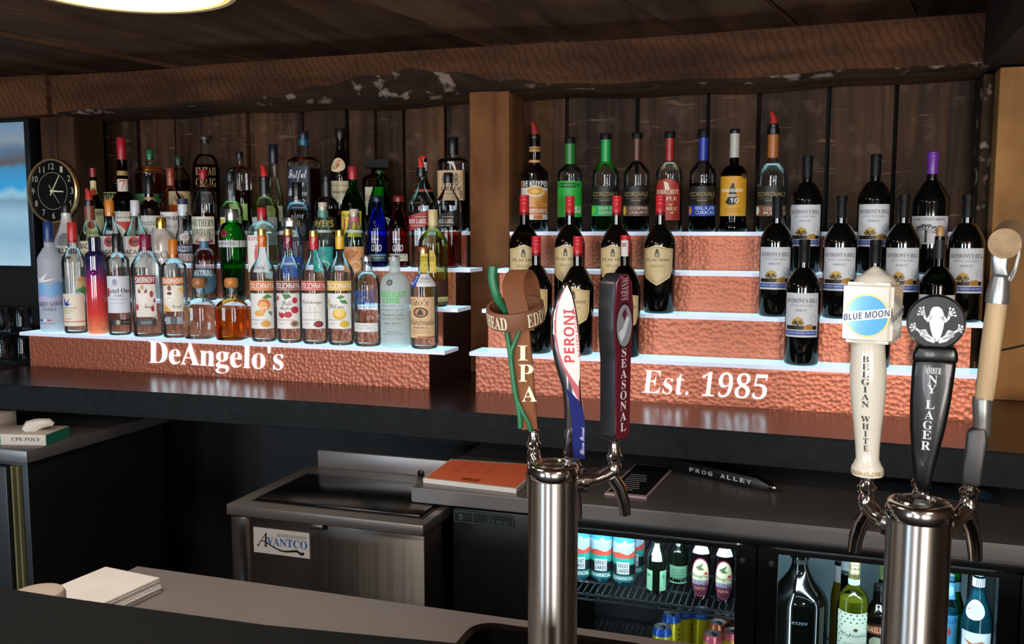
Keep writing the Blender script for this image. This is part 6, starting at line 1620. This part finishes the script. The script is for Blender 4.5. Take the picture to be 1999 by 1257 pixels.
build_elems('base_lettering', [(v_, f_, '#a8863c', 0)], lambda x_, z_, o_: Vector((sh_x(z_) + (rad_bm(z_) + .0008) * math.sin(x_ / .024), -(rad_bm(z_) + .0008) * math.cos(x_ / .024), z_)), o, step=.004)
# --- frog handle
o, Q, s = handle('frog', 'black tap handle with round disc and pale frog silhouette')
z6 = lambda x, y: Q(1600 + x / 1.995, 430 + y / 1.995)
FB = M('#0c0c0c', .3, 0, 0, .15, .3)
prism('paddle', [z6(*q) for q in [(364, 535), (450, 520), (530, 535), (522, 600), (508, 700), (488, 800), (462, 900), (440, 985), (425, 1050), (385, 1060), (368, 1000), (358, 900), (352, 800), (352, 700), (358, 600)]], -.013, .013, FB, o, .006, 3)
prism('neck_block', [z6(*q) for q in [(380, 480), (520, 480), (535, 500), (535, 545), (362, 545), (362, 515)]], -.015, .015, FB, o, .005, 3)
cx_, cz_ = z6(452, 390); rd = 103 / 1.995 * s
lathe_obj('disc', [(0, .011), (rd * .94, .011), (rd * .95, .013), (rd * .985, .0135), (rd, .011), (rd, -.011), (rd * .96, -.014), (0, -.014)], FB, o, 44, xf=Matrix.Translation((cx_, 0, cz_)) @ Matrix.Rotation(R(90), 4, 'X'))
FRG = M('#cfd2d6', .35)
fl = []
def blob(pts): fl.append(([z6(*q) for q in pts], [tuple(range(len(pts)))], FRG, 0))
def limb(pts, ws):
    q = [Vector((*z6(*a), 0)) for a in pts]
    Lp, Rp = [], []
    for i, c in enumerate(q):
        tn = (q[min(i + 1, len(q) - 1)] - q[max(i - 1, 0)]).normalized(); nn = Vector((-tn.y, tn.x, 0)) * (ws[i] / 1.995 * s / 2)
        Lp.append((c + nn)[:2]); Rp.append((c - nn)[:2])
    fl.append((Lp + Rp[::-1], [tuple(range(len(Lp) * 2))], FRG, 0))
def toe(x, y, rr=4.5):
    fl.append(([z6(x + rr * math.cos(a * .6283), y + rr * math.sin(a * .6283)) for a in range(10)], [tuple(range(10))], FRG, 0))
blob([(445, 331), (462, 330), (474, 338), (480, 352), (484, 368), (484, 385), (480, 410), (473, 435), (463, 462), (448, 462), (438, 440), (431, 415), (427, 390), (427, 370), (430, 352), (436, 338)])
for sd in (-1, 1):
    m6 = lambda x: 455 + sd * x
    yo = 8 if sd > 0 else 0
    limb([(m6(20), 366), (m6(36), 384), (m6(44), 374), (m6(47), 362)], [16, 14, 9, 8])
    for tx, ty in ((66, 350), (62, 338), (50, 335), (70, 362)):
        limb([(m6(46), 364), (m6((46 + tx) / 2), (364 + ty) / 2 - 2), (m6(tx), ty)], [7, 4, 3]); toe(m6(tx), ty)
    limb([(m6(6), 462), (m6(30), 452), (m6(55), 432), (m6(64), 424)], [16, 22, 20, 12])
    limb([(m6(64), 426), (m6(44), 424), (m6(36), 432), (m6(60), 440), (m6(22), 452)], [10, 14, 14, 10, 8])
    limb([(m6(60), 430), (m6(74), 420), (m6(82), 414)], [9, 8, 8])
    for tx, ty in ((95, 402), (100, 412), (94, 424), (84, 398)):
        limb([(m6(80), 416), (m6((80 + tx) / 2), (416 + ty) / 2), (m6(tx), ty)], [7, 4, 3]); toe(m6(tx), ty)
build_elems('frog_emblem', fl, lambda x_, z_, o_: Vector((x_, -.0118 - .0, z_)), o, 0)
fl = []
def tx6(txt_, x0, y0, x1, y1, st_='bs'):
    (X0, Z1), (X1, Z0) = z6(x0, y0), z6(x1, y1)
    v_, f_ = text_in(txt_, st_, X0, X1, Z0, Z1, res=4); fl.append((v_, f_, '#c9c9cb', 0))
tx6('AMBER', 412, 562, 472, 586)
for ch_, x_, y_ in (('N', 441, 609), ('Y', 436, 645), ('L', 430, 705), ('A', 426, 745), ('G', 421, 785), ('E', 417, 823), ('R', 413, 865)):
    tx6(ch_, x_ - 17, y_ - 17, x_ + 17, y_ + 16)
build_elems('paddle_lettering', fl, lambda x_, z_, o_: Vector((x_, -.0134, z_)), o, 0)
# --- axe shaped handle
o, Q, s = handle('axe', 'axe shaped tap handle with pale wooden shaft and dark metal blade')
z6 = lambda x, y: Q(1600 + x / 1.995, 430 + y / 1.995)
IRON = M('#3b3a3a', .42, .6)
def rod(nm, pts, rs, mat_, seg=20):
    return mesh(nm, *tube([(z6(a, b)[0], c, z6(a, b)[1]) for a, b, c in pts], [q / 1.995 * s for q in rs], seg), mat_, o)
prism('blade', [z6(*q) for q in [(572, 818), (600, 800), (648, 790), (655, 850), (640, 940), (628, 1028), (600, 1026), (552, 1018), (556, 960), (566, 890)]], -.011, .011, IRON, o, .004, 3)
rod('lower_ferrule', [(632, 830, 0), (634, 760, 0), (634, 690, 0), (634, 682, 0)], [30, 34, 37, 34], M('#77746f', .35, .7))
rod('wooden_shaft', [(640, 688, 0), (652, 600, 0), (664, 500, 0), (678, 400, 0), (690, 305, 0)], [33, 35, 36, 37, 36], wood('axe_wood', '#a58a68', '#c2a782', (60, 60, 5), .55, 0, .3))
SIL = M('#8f8f8f', .32, .75)
rod('upper_socket', [(688, 318, 0), (692, 290, 0), (698, 240, 0), (704, 190, -.002)], [40, 41, 34, 24], SIL)
prism('claw', [z6(*q) for q in [(672, 215), (664, 150), (672, 105), (690, 88), (712, 84), (728, 92), (734, 130), (728, 180), (736, 220)]], -.02, -.008, SIL, o, .004, 3)
prism('hook', [z6(*q) for q in [(722, 230), (748, 180), (760, 130), (768, 82), (780, 80), (776, 140), (762, 200), (742, 240)]], -.004, .006, M('#c6c2ba', .3, .6), o, .003)
vs, fs = tube([(z6(714, 92)[0], -.032, z6(714, 92)[1]), (z6(722, 84)[0], -.010, z6(722, 84)[1]), (z6(742, 62)[0], .03, z6(742, 62)[1])], [.0185, .019, .0195], 28)
mesh('wooden_knob', vs, fs, wood('knob_wood', '#8a7156', '#a88c6c', (50, 8, 50), .55, 0, .25), o, smooth=50)
